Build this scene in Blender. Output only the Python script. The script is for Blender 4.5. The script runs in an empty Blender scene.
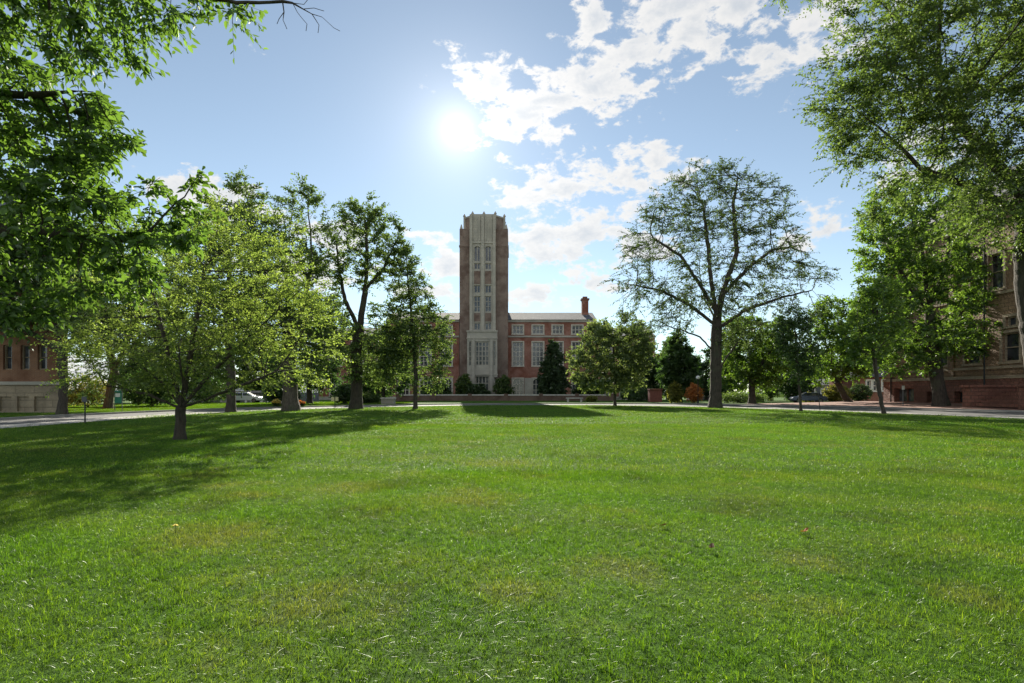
import bpy, bmesh, math, random
import numpy as np
from mathutils import Vector, Matrix

sc = bpy.context.scene
DEBUG = False
COL = sc.collection
F = 589.0            # focal length in pixels of a 1024 wide frame
HZ = 393.0           # row of the horizon
EYE = 1.5            # eye height
R = math.radians
SUN = Vector((-0.0934, 1.0, 0.4465)).normalized()

def W(px, py, Y):
    return Vector(((px - 512) / F * Y, Y, EYE + (HZ - py) / F * Y))

# ------------------------------------------------------------------ materials
def new_mat(name):
    m = bpy.data.materials.new(name); m.use_nodes = True
    nt = m.node_tree; nt.nodes.clear()
    out = nt.nodes.new('ShaderNodeOutputMaterial')
    return m, nt, out

class NT:
    """small helper for wiring nodes"""
    def __init__(s, nt): s.nt = nt
    def n(s, t, **kw):
        nd = s.nt.nodes.new(t)
        for k, v in kw.items(): setattr(nd, k, v)
        return nd
    def put(s, sock, v):
        if v is None: return
        if hasattr(v, 'is_output'): s.nt.links.new(v, sock)
        else: sock.default_value = v
    def math(s, op, a, b=None, c=None, clamp=False):
        nd = s.n('ShaderNodeMath', operation=op, use_clamp=clamp)
        s.put(nd.inputs[0], a); s.put(nd.inputs[1], b); s.put(nd.inputs[2], c)
        return nd.outputs[0]
    def vmath(s, op, a, b=None, scale=None):
        nd = s.n('ShaderNodeVectorMath', operation=op)
        s.put(nd.inputs[0], a); s.put(nd.inputs[1], b)
        if scale is not None: s.put(nd.inputs[3], scale)
        return nd.outputs['Value'] if op in ('DOT_PRODUCT', 'LENGTH', 'DISTANCE') else nd.outputs[0]
    def mix(s, f, a, b, blend='MIX'):
        nd = s.n('ShaderNodeMix', data_type='RGBA', blend_type=blend)
        s.put(nd.inputs['Factor'], f); s.put(nd.inputs[6], a); s.put(nd.inputs[7], b)
        return nd.outputs[2]
    def noise(s, vec, scale, detail=4, rough=.55, dist=0):
        nd = s.n('ShaderNodeTexNoise')
        if vec is not None: s.put(nd.inputs['Vector'], vec)
        nd.inputs['Scale'].default_value = scale; nd.inputs['Detail'].default_value = detail
        nd.inputs['Roughness'].default_value = rough; nd.inputs['Distortion'].default_value = dist
        return nd.outputs['Fac']
    def ramp(s, f, stops):
        nd = s.n('ShaderNodeValToRGB'); cr = nd.color_ramp
        while len(cr.elements) < len(stops): cr.elements.new(.5)
        for e, (p, c) in zip(cr.elements, stops):
            e.position = p; e.color = c if len(c) == 4 else (*c, 1)
        s.put(nd.inputs[0], f); return nd.outputs[0]
    def step(s, v, a, b, lo=0., hi=1.):
        nd = s.n('ShaderNodeMapRange', interpolation_type='SMOOTHSTEP')
        s.put(nd.inputs[0], v); s.put(nd.inputs[1], a); s.put(nd.inputs[2], b)
        nd.inputs[3].default_value = lo; nd.inputs[4].default_value = hi
        return nd.outputs[0]
    def bump(s, h, strength=.5, dist=.05):
        nd = s.n('ShaderNodeBump'); nd.inputs['Strength'].default_value = strength
        nd.inputs['Distance'].default_value = dist; s.put(nd.inputs['Height'], h); return nd.outputs[0]

def principled(name, build):
    m, nt, out = new_mat(name); g = NT(nt)
    p = g.n('ShaderNodeBsdfPrincipled'); nt.links.new(p.outputs[0], out.inputs[0])
    p.inputs['Roughness'].default_value = .85
    build(g, p); return m

def c4(c): return (*c, 1) if len(c) == 3 else c

def plain(name, col, rough=.7, metal=0, var=.25, scale=3):
    def b(g, p):
        tc = g.n('ShaderNodeTexCoord').outputs['Object']
        f = g.noise(tc, scale, 5)
        lo = tuple(x * (1 - var) for x in col); hi = tuple(min(1, x * (1 + var)) for x in col)
        g.put(p.inputs['Base Color'], g.ramp(f, [(.3, lo), (.7, hi)]))
        p.inputs['Roughness'].default_value = rough; p.inputs['Metallic'].default_value = metal
        g.put(p.inputs['Normal'], g.bump(g.noise(tc, scale * 6, 3), .25, .02))
    return principled(name, b)

def masonry(name, c1, c2, mortar, bw, bh, msize=.02, bump=.6, dist=.03, stain=.35, rough_face=0.):
    def b(g, p):
        pos = g.n('ShaderNodeNewGeometry').outputs['Position']
        sx = g.n('ShaderNodeSeparateXYZ'); g.put(sx.inputs[0], pos)
        cx = g.n('ShaderNodeCombineXYZ')
        g.put(cx.inputs[0], g.math('ADD', sx.outputs[0], sx.outputs[1])); g.put(cx.inputs[1], sx.outputs[2])
        br = g.n('ShaderNodeTexBrick'); g.put(br.inputs['Vector'], cx.outputs[0])
        br.inputs['Scale'].default_value = 1; br.inputs['Brick Width'].default_value = bw
        br.inputs['Row Height'].default_value = bh; br.inputs['Mortar Size'].default_value = msize
        br.inputs['Color1'].default_value = c4(c1); br.inputs['Color2'].default_value = c4(c2)
        br.inputs['Mortar'].default_value = c4(mortar); br.inputs['Bias'].default_value = 0
        n1 = g.noise(pos, .55, 5, .6); n2 = g.noise(pos, 5, 4, .6)
        col = g.mix(g.step(n1, .35, .7), br.outputs['Color'], tuple(x * (1 - stain) for x in c2) + (1,))
        col = g.mix(.35, col, g.mix(n2, (.25, .25, .25, 1), (1.3, 1.3, 1.3, 1)), 'MULTIPLY')
        g.put(p.inputs['Base Color'], col); p.inputs['Roughness'].default_value = .9
        h = g.math('SUBTRACT', g.math('MULTIPLY', n2, .35 + rough_face * 2), g.math('MULTIPLY', br.outputs['Fac'], .8))
        g.put(p.inputs['Normal'], g.bump(h, bump, dist))
    return principled(name, b)

def bark(name, a, b_):
    def b(g, p):
        tc = g.n('ShaderNodeTexCoord').outputs['Object']
        mp = g.n('ShaderNodeMapping'); mp.inputs['Scale'].default_value = (1, 1, .22); g.put(mp.inputs[0], tc)
        f = g.noise(mp.outputs[0], 11, 6, .65, .4)
        col = g.ramp(f, [(.3, a), (.65, b_)])
        col = g.mix(g.step(g.noise(tc, .9, 4), .5, .75), col, (.06, .065, .035, 1))
        g.put(p.inputs['Base Color'], col)
        p.inputs['Roughness'].default_value = .95
        g.put(p.inputs['Normal'], g.bump(f, 1., .06))
    return principled(name, b)

def leaf_mat(name, lo, hi, tlo, thi, trans=.5, gloss=.04):
    m, nt, out = new_mat(name); g = NT(nt)
    a = g.n('ShaderNodeAttribute', attribute_name='var').outputs['Fac']
    d = g.n('ShaderNodeBsdfDiffuse'); g.put(d.inputs[0], g.ramp(a, [(0, lo), (.75, hi), (1, tuple(x * 1.25 for x in hi))]))
    t = g.n('ShaderNodeBsdfTranslucent'); g.put(t.inputs[0], g.ramp(a, [(0, tlo), (.75, thi), (1, tuple(x * 1.2 for x in thi))]))
    mx = g.n('ShaderNodeMixShader'); mx.inputs[0].default_value = trans
    nt.links.new(d.outputs[0], mx.inputs[1]); nt.links.new(t.outputs[0], mx.inputs[2])
    gl = g.n('ShaderNodeBsdfGlossy'); gl.inputs['Roughness'].default_value = .5; gl.inputs[0].default_value = (.9, .95, .9, 1)
    m2 = g.n('ShaderNodeMixShader'); m2.inputs[0].default_value = gloss
    nt.links.new(mx.outputs[0], m2.inputs[1]); nt.links.new(gl.outputs[0], m2.inputs[2])
    nt.links.new(m2.outputs[0], out.inputs[0]); return m

M = {}
M['bark_grey'] = bark('bark_grey', (.035, .028, .022), (.13, .105, .08))
M['bark_dark'] = bark('bark_dark', (.022, .018, .014), (.075, .06, .045))
M['bark_pale'] = bark('bark_pale', (.06, .045, .032), (.2, .15, .11))
M['leaf_elm'] = leaf_mat('leaf_elm', (.05, .085, .02), (.10, .14, .035), (.15, .25, .03), (.36, .48, .07), .56)
M['leaf_mid'] = leaf_mat('leaf_mid', (.035, .07, .02), (.085, .13, .035), (.07, .13, .02), (.19, .28, .045), .5)
M['leaf_dark'] = leaf_mat('leaf_dark', (.022, .05, .016), (.055, .095, .028), (.04, .10, .015), (.10, .19, .03), .45)
M['leaf_ash'] = leaf_mat('leaf_ash', (.03, .07, .016), (.075, .125, .03), (.09, .18, .015), (.21, .37, .04), .5, .05)
M['leaf_locust'] = leaf_mat('leaf_locust', (.04, .068, .02), (.085, .125, .035), (.08, .15, .02), (.22, .32, .05), .5)
M['leaf_round'] = leaf_mat('leaf_round', (.05, .085, .03), (.12, .155, .06), (.10, .16, .03), (.26, .34, .07), .5)
M['leaf_airy'] = leaf_mat('leaf_airy', (.03, .05, .018), (.06, .092, .03), (.05, .09, .018), (.12, .18, .035), .45)
M['leaf_maple'] = leaf_mat('leaf_maple', (.025, .06, .014), (.07, .12, .028), (.10, .21, .015), (.26, .42, .04), .5)
M['leaf_yellow'] = leaf_mat('leaf_yellow', (.09, .10, .02), (.2, .19, .04), (.2, .22, .02), (.38, .37, .05), .5)
M['leaf_red'] = leaf_mat('leaf_red', (.32, .11, .04), (.5, .2, .06), (.55, .2, .04), (.8, .36, .08), .5)
M['leaf_conifer'] = leaf_mat('leaf_conifer', (.03, .055, .022), (.06, .095, .035), (.03, .07, .016), (.08, .14, .03), .4)
M['petal_yellow'] = leaf_mat('petal_yellow', (.5, .35, .03), (.75, .6, .15), (.5, .35, .03), (.7, .6, .1), .4)
M['petal_white'] = leaf_mat('petal_white', (.55, .45, .4), (.8, .75, .7), (.5, .45, .4), (.7, .65, .6), .4)
M['petal_orange'] = leaf_mat('petal_orange', (.5, .14, .03), (.75, .28, .06), (.5, .14, .03), (.7, .3, .06), .4)
M['brick_red'] = masonry('brick_red', (.36, .115, .065), (.29, .09, .05), (.32, .27, .23), .24, .08, .012, .3, .01)
M['brick_tower'] = masonry('brick_tower', (.24, .155, .115), (.20, .125, .095), (.3, .26, .22), .24, .08, .012, .3, .01)
M['brick_dark'] = masonry('brick_dark', (.19, .105, .075), (.15, .085, .06), (.2, .17, .14), .24, .08, .012, .3, .01)
M['brick_orange'] = masonry('brick_orange', (.27, .115, .05), (.215, .09, .042), (.24, .18, .13), .24, .08, .012, .4, .012)
M['limestone'] = masonry('limestone', (.46, .42, .35), (.4, .37, .31), (.3, .27, .23), 1.1, .55, .012, .4, .02, .15)
M['buff_stone'] = masonry('buff_stone', (.38, .30, .20), (.31, .245, .165), (.2, .16, .11), 1.3, .5, .02, .8, .05, .25, .4)
M['sandstone'] = masonry('sandstone', (.37, .24, .14), (.29, .18, .105), (.16, .11, .07), .8, .36, .025, 1., .1, .25, .9)
M['red_stone'] = masonry('red_stone', (.30, .125, .085), (.225, .095, .065), (.14, .08, .055), .62, .32, .025, 1., .1, .25, .9)
M['slate'] = masonry('slate', (.13, .135, .15), (.10, .105, .12), (.06, .06, .07), .4, .3, .015, .4, .02, .2)
M['paver'] = masonry('paver', (.34, .17, .12), (.28, .135, .10), (.22, .17, .13), .24, .12, .01, .2, .01)
M['trim_pale'] = plain('trim_pale', (.52, .48, .40), .85)
M['coping'] = plain('coping', (.5, .47, .42), .85)
M['white_paint'] = plain('white_paint', (.74, .73, .70), .55, 0, .08)
M['dark_metal'] = plain('dark_metal', (.03, .032, .034), .45, .6, .2)
M['grey_metal'] = plain('grey_metal', (.2, .2, .2), .45, .7, .2)
M['concrete'] = plain('concrete', (.30, .285, .255), .9, 0, .18, 1.3)
M['asphalt'] = plain('asphalt', (.085, .083, .08), .92, 0, .3, 1.1)
M['grey_wall'] = plain('grey_wall', (.22, .21, .23), .9)
M['sign_green'] = plain('sign_green', (.03, .22, .15), .45, 0, .1)
M['sign_white'] = plain('sign_white', (.75, .75, .72), .5, 0, .06)
M['sign_yellow'] = plain('sign_yellow', (.62, .58, .36), .5, 0, .08)
M['sign_dark'] = plain('sign_dark', (.05, .055, .06), .5, 0, .1)
M['banner_red'] = plain('banner_red', (.22, .075, .06), .8, 0, .2)
M['car_white'] = plain('car_white', (.72, .73, .74), .2, 0, .03)
M['car_blue'] = plain('car_blue', (.05, .07, .13), .2, .3, .05)
M['rubber'] = plain('rubber', (.02, .02, .02), .8)
M['globe'] = plain('globe', (.8, .8, .78), .25, 0, .02)
M['dead_leaf'] = plain('dead_leaf', (.19, .10, .045), .8, 0, .3, 20)
M['dead_leaf_orange'] = plain('dead_leaf_orange', (.5, .18, .06), .8, 0, .3, 20)
M['dandelion'] = plain('dandelion', (.75, .55, .02), .7, 0, .1, 30)
def _glass(g, p):
    pos = g.n('ShaderNodeNewGeometry').outputs['Position']
    g.put(p.inputs['Base Color'], g.ramp(g.noise(pos, .8, 2), [(.35, (.012, .013, .016)), (.55, (.05, .055, .065)), (.72, (.16, .16, .16))]))
    p.inputs['Roughness'].default_value = .12; p.inputs['Specular IOR Level'].default_value = .6
    g.put(p.inputs['Normal'], g.bump(g.noise(pos, .4, 1), .03, .05))
M['glass'] = principled('glass', _glass)

# ------------------------------------------------------------------ object helpers
def tag(o, label=None, cat=None, group=None, kind=None):
    if label: o['label'] = label
    if cat: o['category'] = cat
    if group: o['group'] = group
    if kind: o['kind'] = kind
    return o

def empty(name, loc, label, cat, group=None, rz=0):
    o = bpy.data.objects.new(name, None); COL.objects.link(o)
    o.location = loc; o.rotation_euler = (0, 0, rz); o.empty_display_size = .3
    return tag(o, label, cat, group)

def link_mesh(name, me, mat, parent=None, smooth=False):
    o = bpy.data.objects.new(name, me); COL.objects.link(o)
    if mat: me.materials.append(mat)
    if parent: o.parent = parent
    if smooth: me.shade_smooth()
    return o

def np_mesh(name, V, quads=None, tris=None, attr=None):
    me = bpy.data.meshes.new(name)
    V = np.asarray(V, np.float32).reshape(-1, 3)
    nq = 0 if quads is None else len(quads); nt_ = 0 if tris is None else len(tris)
    me.vertices.add(len(V)); me.vertices.foreach_set('co', V.ravel())
    idx = []
    if nq: idx.append(np.asarray(quads, np.int32).ravel())
    if nt_: idx.append(np.asarray(tris, np.int32).ravel())
    if idx:
        idx = np.concatenate(idx)
        st = np.concatenate([np.arange(nq) * 4, nq * 4 + np.arange(nt_) * 3]).astype(np.int32)
        me.loops.add(len(idx)); me.loops.foreach_set('vertex_index', idx)
        me.polygons.add(nq + nt_); me.polygons.foreach_set('loop_start', st)
        if attr is not None:
            a = me.attributes.new('var', 'FLOAT', 'FACE'); a.data.foreach_set('value', np.asarray(attr, np.float32))
    me.update(calc_edges=True); me.validate(); return me

class MB:
    """collects boxes, prisms and tubes; build() links them as ONE mesh object (coordinates relative to origin o)"""
    def __init__(s, o=(0, 0, 0)): s.bm = bmesh.new(); s.o = Vector(o)
    def face(s, pts):
        vs = [s.bm.verts.new(Vector(p) - s.o) for p in pts]; s.bm.faces.new(vs)
    def box(s, a, b, bevel=0):
        x0, y0, z0 = a; x1, y1, z1 = b
        r = bmesh.ops.create_cube(s.bm, size=1, matrix=Matrix.Translation(Vector(((x0 + x1) / 2, (y0 + y1) / 2, (z0 + z1) / 2)) - s.o) @ Matrix.Diagonal((abs(x1 - x0), abs(y1 - y0), abs(z1 - z0), 1)))
        if bevel:
            es = list({e for v in r['verts'] for e in v.link_edges})
            bmesh.ops.bevel(s.bm, geom=es, offset=bevel, segments=2, affect='EDGES', profile=.6)
    def prism(s, poly, z0, z1, top_scale=1., c=None):
        n = len(poly); c = c or (sum(p[0] for p in poly) / n, sum(p[1] for p in poly) / n)
        lo = [s.bm.verts.new(Vector((p[0], p[1], z0)) - s.o) for p in poly]
        hi = [s.bm.verts.new(Vector((c[0] + (p[0] - c[0]) * top_scale, c[1] + (p[1] - c[1]) * top_scale, z1)) - s.o) for p in poly]
        s.bm.faces.new(lo[::-1]); s.bm.faces.new(hi)
        for i in range(n): s.bm.faces.new((lo[i], lo[(i + 1) % n], hi[(i + 1) % n], hi[i]))
    def tube(s, p, q, r0, r1=None, n=10):
        p = Vector(p) - s.o; q = Vector(q) - s.o; r1 = r0 if r1 is None else r1
        d = q - p; m = Matrix.Translation((p + q) / 2) @ d.to_track_quat('Z', 'Y').to_matrix().to_4x4()
        bmesh.ops.create_cone(s.bm, cap_ends=True, segments=n, radius1=r0, radius2=max(r1, 1e-4), depth=d.length, matrix=m)
    def ball(s, c, r, u=16, v=10, sc_=(1, 1, 1)):
        bmesh.ops.create_uvsphere(s.bm, u_segments=u, v_segments=v, radius=r, matrix=Matrix.Translation(Vector(c) - s.o) @ Matrix.Diagonal((*sc_, 1)))
    def build(s, name, mat, parent=None, smooth=False):
        bmesh.ops.recalc_face_normals(s.bm, faces=s.bm.faces)
        me = bpy.data.meshes.new(name); s.bm.to_mesh(me); s.bm.free()
        o = link_mesh(name, me, mat, parent, False)
        if not parent: o.location = s.o
        if smooth: me.shade_smooth()
        return o

# ------------------------------------------------------------------ trees
def unit(v): return v / np.maximum(np.linalg.norm(v, axis=-1, keepdims=True), 1e-9)

def lobes_to_points(lobes, Y, n, rng, zmin=.5, depth=1.):
    L = []
    for l in lobes:
        px, py, rx, ry = l[:4]; dy = l[4] if len(l) > 4 else 0
        c = W(px, py, Y); s = Y / F
        L.append((c.x, Y + dy, c.z, rx * s, (rx + ry) / 2 * s * depth, ry * s))
    L = np.array(L); vol = L[:, 3] * L[:, 4] * L[:, 5]
    k = rng.choice(len(L), n, p=vol / vol.sum())
    u = unit(rng.normal(size=(n, 3))) * (rng.random((n, 1)) ** .42)
    P = L[k, :3] + u * L[k, 3:]
    # gaps: parts of every crown that never filled in
    nv = max(3, int(len(L) * 1.6)); kv = rng.integers(0, len(L), nv)
    C = L[kv, :3] + unit(rng.normal(size=(nv, 3))) * L[kv, 3:] * rng.uniform(.45, 1.05, (nv, 1)); rv = L[kv, 3:].mean(1) * rng.uniform(.22, .5, nv)
    ok = (np.linalg.norm(P[:, None] - C[None], axis=2) > rv[None]).all(1)
    P = P[ok]
    return P[P[:, 2] > zmin]

def colonize(paths, A, step, kill, rng, up=.08, iters=220, jitter=.12):
    """space colonisation from seed polylines: returns nodes and parents"""
    N = []; par = []
    for path in paths:
        path = [np.array(p, float) for p in path]
        if not N:
            N.append(path[0]); par.append(-1); cur = 0
        else:
            d = np.linalg.norm(np.array(N) - path[0], axis=1); cur = int(d.argmin())
        for q in path[1:]:
            a = N[cur]; d = np.linalg.norm(q - a); k = max(1, int(round(d / step)))
            for i in range(1, k + 1):
                w = (q - a) * i / k
                wob = rng.normal(size=3) * step * .07 * (i < k)
                N.append(a + w + wob); par.append(cur); cur = len(N) - 1
    N = np.array(N); par = list(par)
    d = np.linalg.norm(A[:, None] - N[None], axis=2)
    near = d.argmin(1); dm = d.min(1)
    alive = dm > kill
    for it in range(iters):
        if not alive.any(): break
        idx = np.where(alive)[0]
        dirs = unit(A[idx] - N[near[idx]])
        acc = np.zeros_like(N); np.add.at(acc, near[idx], dirs)
        act = np.unique(near[idx])
        v = unit(acc[act] + rng.normal(size=(len(act), 3)) * jitter + np.array([0, 0, up]))
        new = N[act] + v * step
        base = len(N); N = np.vstack([N, new]); par += list(act)
        dn = np.linalg.norm(A[idx][:, None] - new[None], axis=2)
        j = dn.argmin(1); mn = dn.min(1)
        better = mn < dm[idx]
        near[idx[better]] = base + j[better]; dm[idx[better]] = mn[better]
        alive[idx] = dm[idx] > kill
        # growth that no longer gets nearer is dropped
        stuck = idx[~better]
        if len(stuck) and it > 60: alive[stuck[rng.random(len(stuck)) < .3]] = False
    return N, np.array(par)

def radii(N, par, R0, r_tip):
    n = len(N); ch = np.zeros(n, int)
    for p in par[1:]: ch[p] += 1
    tips = np.zeros(n)
    tips[ch == 0] = 1
    for i in range(n - 1, 0, -1): tips[par[i]] += tips[i]
    sub = np.ones(n)
    for i in range(n - 1, 0, -1): sub[par[i]] += sub[i]
    e = math.log(max(R0 / r_tip, 1.5)) / math.log(max(tips[0], 3))
    r = r_tip * tips ** e
    return r, sub, ch

def tube_mesh(N, par, r, name, sides_big=9, flare=1.42):
    n = len(N); d = np.zeros((n, 3)); d[1:] = unit(N[1:] - N[par[1:]]); 
    main = np.full(n, -1); best = np.zeros(n)
    for i in range(1, n):
        p = par[i]
        if r[i] > best[p]: best[p] = r[i]; main[p] = i
    d[0] = d[main[0]] if main[0] >= 0 else (0, 0, 1)
    t = d.copy(); hm = main >= 0
    t[hm] = unit(d[hm] + d[main[hm]])
    rr = r.copy(); z0 = N[0, 2]
    fl = np.clip(1 - (N[:, 2] - z0) / (r[0] * 3.2), 0, 1) ** 2 * (flare - 1) + 1
    rr = rr * np.where(np.arange(n) < 60, fl, 1)
    V = []; Q = []; off = 0
    e = np.arange(1, n)
    big = rr[e] > .03
    for sel, k in ((e[big], sides_big), (e[~big], 4)):
        if not len(sel): continue
        p = par[sel]; ismain = main[p] == sel
        t0 = np.where(ismain[:, None], t[p], d[sel]); t1 = t[sel]
        r0 = np.where(ismain, rr[p], np.minimum(rr[p], rr[sel] * 1.25)); r1 = rr[sel]
        ref = np.array([.83, .31, .12]); ref2 = np.array([.1, .95, .2])
        def ring(c, tt, rad):
            a = ref - (tt @ ref)[:, None] * tt; la = np.linalg.norm(a, axis=1, keepdims=True)
            a2 = ref2 - (tt @ ref2)[:, None] * tt
            a = unit(np.where(la > .3, a, a2)); b = np.cross(tt, a)
            ang = np.arange(k) / k * 2 * np.pi
            return c[:, None] + rad[:, None, None] * (np.cos(ang)[None, :, None] * a[:, None] + np.sin(ang)[None, :, None] * b[:, None])
        A_ = ring(N[p], t0, r0); B_ = ring(N[sel], t1, r1)
        V.append(np.concatenate([A_, B_], 1).reshape(-1, 3))
        m = len(sel); base = off + np.arange(m)[:, None] * 2 * k; i = np.arange(k)[None]; j = (np.arange(k)[None] + 1) % k
        Q.append(np.stack([base + i, base + j, base + k + j, base + k + i], -1).reshape(-1, 4)); off += m * 2 * k
    return np_mesh(name, np.concatenate(V), np.concatenate(Q))

def leaves_on(N, par, sub, rng, n_leaves, k, tw_len, leaf, wid, droop=.2, flat=.5, max_sub=8, near=False, out=.6, centre=None, rag=.35, keep=None):
    """twigs with k leaves each, set on the thin outer nodes"""
    cand = np.where((sub <= max_sub))[0]; cand = cand[cand > 0]
    if keep is not None: cand = cand[keep(N[cand])]
    T = max(1, n_leaves // k)
    # uneven density: some boughs carry more foliage than others
    wgt = np.exp(rng.normal(size=len(cand)) * rag)
    w = rng.choice(cand, T, p=wgt / wgt.sum())
    pd = unit(N[w] - N[par[w]])
    f = rng.random((T, 1)); o = N[w] * f + N[par[w]] * (1 - f)
    ctr = N[cand].mean(0) if centre is None else np.array(centre)
    outw = unit(o - ctr)
    rnd = unit(rng.normal(size=(T, 3))); rnd[:, 2] *= (1 - flat)
    d = unit(pd * .45 + rnd * .9 + outw * out * .6 + np.array([0, 0, .05]))
    Ln = tw_len * (.45 + .9 * rng.random((T, 1)))
    tt = (np.arange(k) + .6 + .3 * rng.random((T, k))) / k
    P = o[:, None] + d[:, None] * (Ln * tt)[..., None]
    P[..., 2] -= droop * Ln * tt ** 2 * .8
    side = unit(np.cross(d, rng.normal(size=(T, 3)) * .4 + np.array([0, 0, 1.])))
    sg = np.where(np.arange(k) % 2 == 0, 1, -1)[None, :, None]
    ld = d[:, None] * .65 + side[:, None] * sg * .75 + rng.normal(size=(T, k, 3)) * .35
    ld[..., 2] -= droop; ld = unit(ld)
    nn = rng.normal(size=(T, k, 3)) * .9 + np.array([0, 0, 1.])
    nn = unit(nn - (nn * ld).sum(-1, keepdims=True) * ld); bb = np.cross(nn, ld)
    s = (leaf * (.65 + .6 * rng.random((T, k))))[..., None]; wd = s * wid
    P = P.reshape(-1, 3); ld = ld.reshape(-1, 3); nn = nn.reshape(-1, 3); bb = bb.reshape(-1, 3); s = s.reshape(-1, 1); wd = wd.reshape(-1, 1)
    m = len(P)
    tone = np.clip(.5 + .22 * rng.normal(size=(T, 1)) + .2 * rng.normal(size=(T, k)), 0, 1).ravel()
    fold = .18
    if near:
        r1 = P + ld * s * .28 + bb * wd * .5 + nn * wd * fold; r2 = P + ld * s * .66 + bb * wd * .42 + nn * wd * fold - np.array([0, 0, .03]) * s
        l1 = P + ld * s * .28 - bb * wd * .5 + nn * wd * fold; l2 = P + ld * s * .66 - bb * wd * .42 + nn * wd * fold - np.array([0, 0, .03]) * s
        tip = P + ld * s - np.array([0, 0, .14]) * s
        V = np.stack([P, r1, r2, tip, l2, l1], 1); b = np.arange(m)[:, None] * 6
        Q = np.concatenate([b + np.array([[0, 1, 2, 3]]), b + np.array([[0, 3, 4, 5]])], 1).reshape(-1, 4)
        return V.reshape(-1, 3), Q, np.repeat(tone, 2), (o, d, Ln, w)
    r1 = P + ld * s * .45 + bb * wd * .5 + nn * wd * fold; l1 = P + ld * s * .45 - bb * wd * .5 + nn * wd * fold
    tip = P + ld * s
    V = np.stack([P, r1, tip, l1], 1); b = np.arange(m)[:, None] * 4
    return V.reshape(-1, 3), (b + np.array([[0, 1, 2, 3]])).reshape(-1, 4), tone, (o, d, Ln, w)

DENS = 1.4

def tree(name, label, cat, Y, paths, R0, lobes, mats, leaf, seed, n_attr=700, step=.5, kill=.8, n_leaves=16000, k=7, tw=.8, wid=.55,
         droop=.2, flat=.4, near=False, twigs=False, group=None, r_tip=.012, max_sub=8, depth=1., world=False, up=.08, zmin=.5, rag=.35, out=.6, dens=1., keep=None):
    step *= .62; kill *= .55; n_attr = int(n_attr * 2.6); n_leaves = int(n_leaves * DENS * dens); tw *= .9; max_sub = int(max_sub * 1.7)
    rng = np.random.default_rng(seed)
    if not world: paths = [[tuple(W(p[0], p[1], Y + (p[2] if len(p) > 2 else 0))) for p in path] for path in paths]
    A = lobes_to_points(lobes, Y, n_attr, rng, zmin, depth)
    N, par = colonize(paths, A, step, kill, rng, up)
    r, sub, ch = radii(N, par, R0, r_tip)
    base = N[0].copy()
    if Y > 35: leaf *= 1.22
    if DEBUG: print('TREE', label[:40], 'nodes', len(N), 'A', len(A), 'tips', int((ch == 0).sum()))
    V, Q, tone, (o, d, Ln, w) = leaves_on(N, par, sub, rng, n_leaves, k, tw, leaf, wid, droop, flat, max_sub, near, out, rag=rag, keep=keep)
    if twigs:      # the thin twigs that carry the leaves are part of the wood
        n0 = len(N); tip = o + d * Ln; tip[:, 2] -= droop * Ln[:, 0] * .8
        mid = o + d * Ln * .5; mid[:, 2] -= droop * Ln[:, 0] * .2
        T = len(o)
        N2 = np.vstack([N, o, mid, tip])
        par2 = np.concatenate([par, w, n0 + np.arange(T), n0 + T + np.arange(T)])
        r2 = np.concatenate([r, np.full(T, r_tip * .6), np.full(T, r_tip * .5), np.full(T, r_tip * .25)])
        N_, par_, r_ = N2, par2, r2
    else: N_, par_, r_ = N, par, r
    root = empty(name, tuple(base), label, cat, group)
    wood = tube_mesh(N_ - base, par_, r_, 'trunk', 10)
    tr = link_mesh('trunk', wood, M[mats[0]], root, True)
    cr = link_mesh('crown', np_mesh('crown', V - base, Q, None, tone), M[mats[1]], root)
    return root

def copy_tree(root, loc, scale, rz, label, group=None):
    c = root.copy(); COL.objects.link(c); c.location = loc; c.scale = (scale,) * 3; c.rotation_euler = (0, 0, rz)
    c['label'] = label
    if group: c['group'] = group
    for ch in root.children:
        d = ch.copy(); COL.objects.link(d); d.parent = c
    return c

# ------------------------------------------------------------------ ground, lawn, drive
rngg = np.random.default_rng(5)
def smooth_line(P, n=8):
    P = [np.array(p, float) for p in P]; out = []
    for i in range(len(P) - 1):
        a = P[max(i - 1, 0)]; b = P[i]; c = P[i + 1]; d = P[min(i + 2, len(P) - 1)]
        for t in np.arange(n) / n:
            out.append(.5 * ((2 * b) + (c - a) * t + (2 * a - 5 * b + 4 * c - d) * t * t + (3 * b - a - 3 * c + d) * t ** 3))
    out.append(P[-1]); return np.array(out)
EDGE = smooth_line([(-20, -40), (-20.3, 0), (-20.8, 15), (-21.4, 25), (-22.3, 38), (-21.6, 46), (-19.3, 54), (-14, 62), (-7, 69), (2, 73), (11, 71), (18, 66), (23, 58),
                    (26.6, 46), (29.6, 34), (31.5, 22), (33, 5), (33, -40)])
_t = np.gradient(EDGE, axis=0); _t /= np.linalg.norm(_t, axis=1, keepdims=True)
NRM = np.stack([-_t[:, 1], _t[:, 0]], 1)             # outwards (line runs clockwise round the lawn)
side = np.clip((EDGE[:, 0] + 5) / 25, 0, 1)
def off(d_left, d_right=None):
    d_right = d_left if d_right is None else d_right
    return EDGE + NRM * (d_left + (d_right - d_left) * side)[:, None]

def strip_mesh(name, A, B, z, mat, kind='structure', za=None):
    n = len(A); V = np.concatenate([np.c_[A, np.full(n, z if za is None else za)], np.c_[B, np.full(n, z)]])
    i = np.arange(n - 1); Q = np.stack([i, i + 1, n + i + 1, n + i], 1)
    o = link_mesh(name, np_mesh(name, V, Q), mat); return tag(o, kind=kind)

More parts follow.
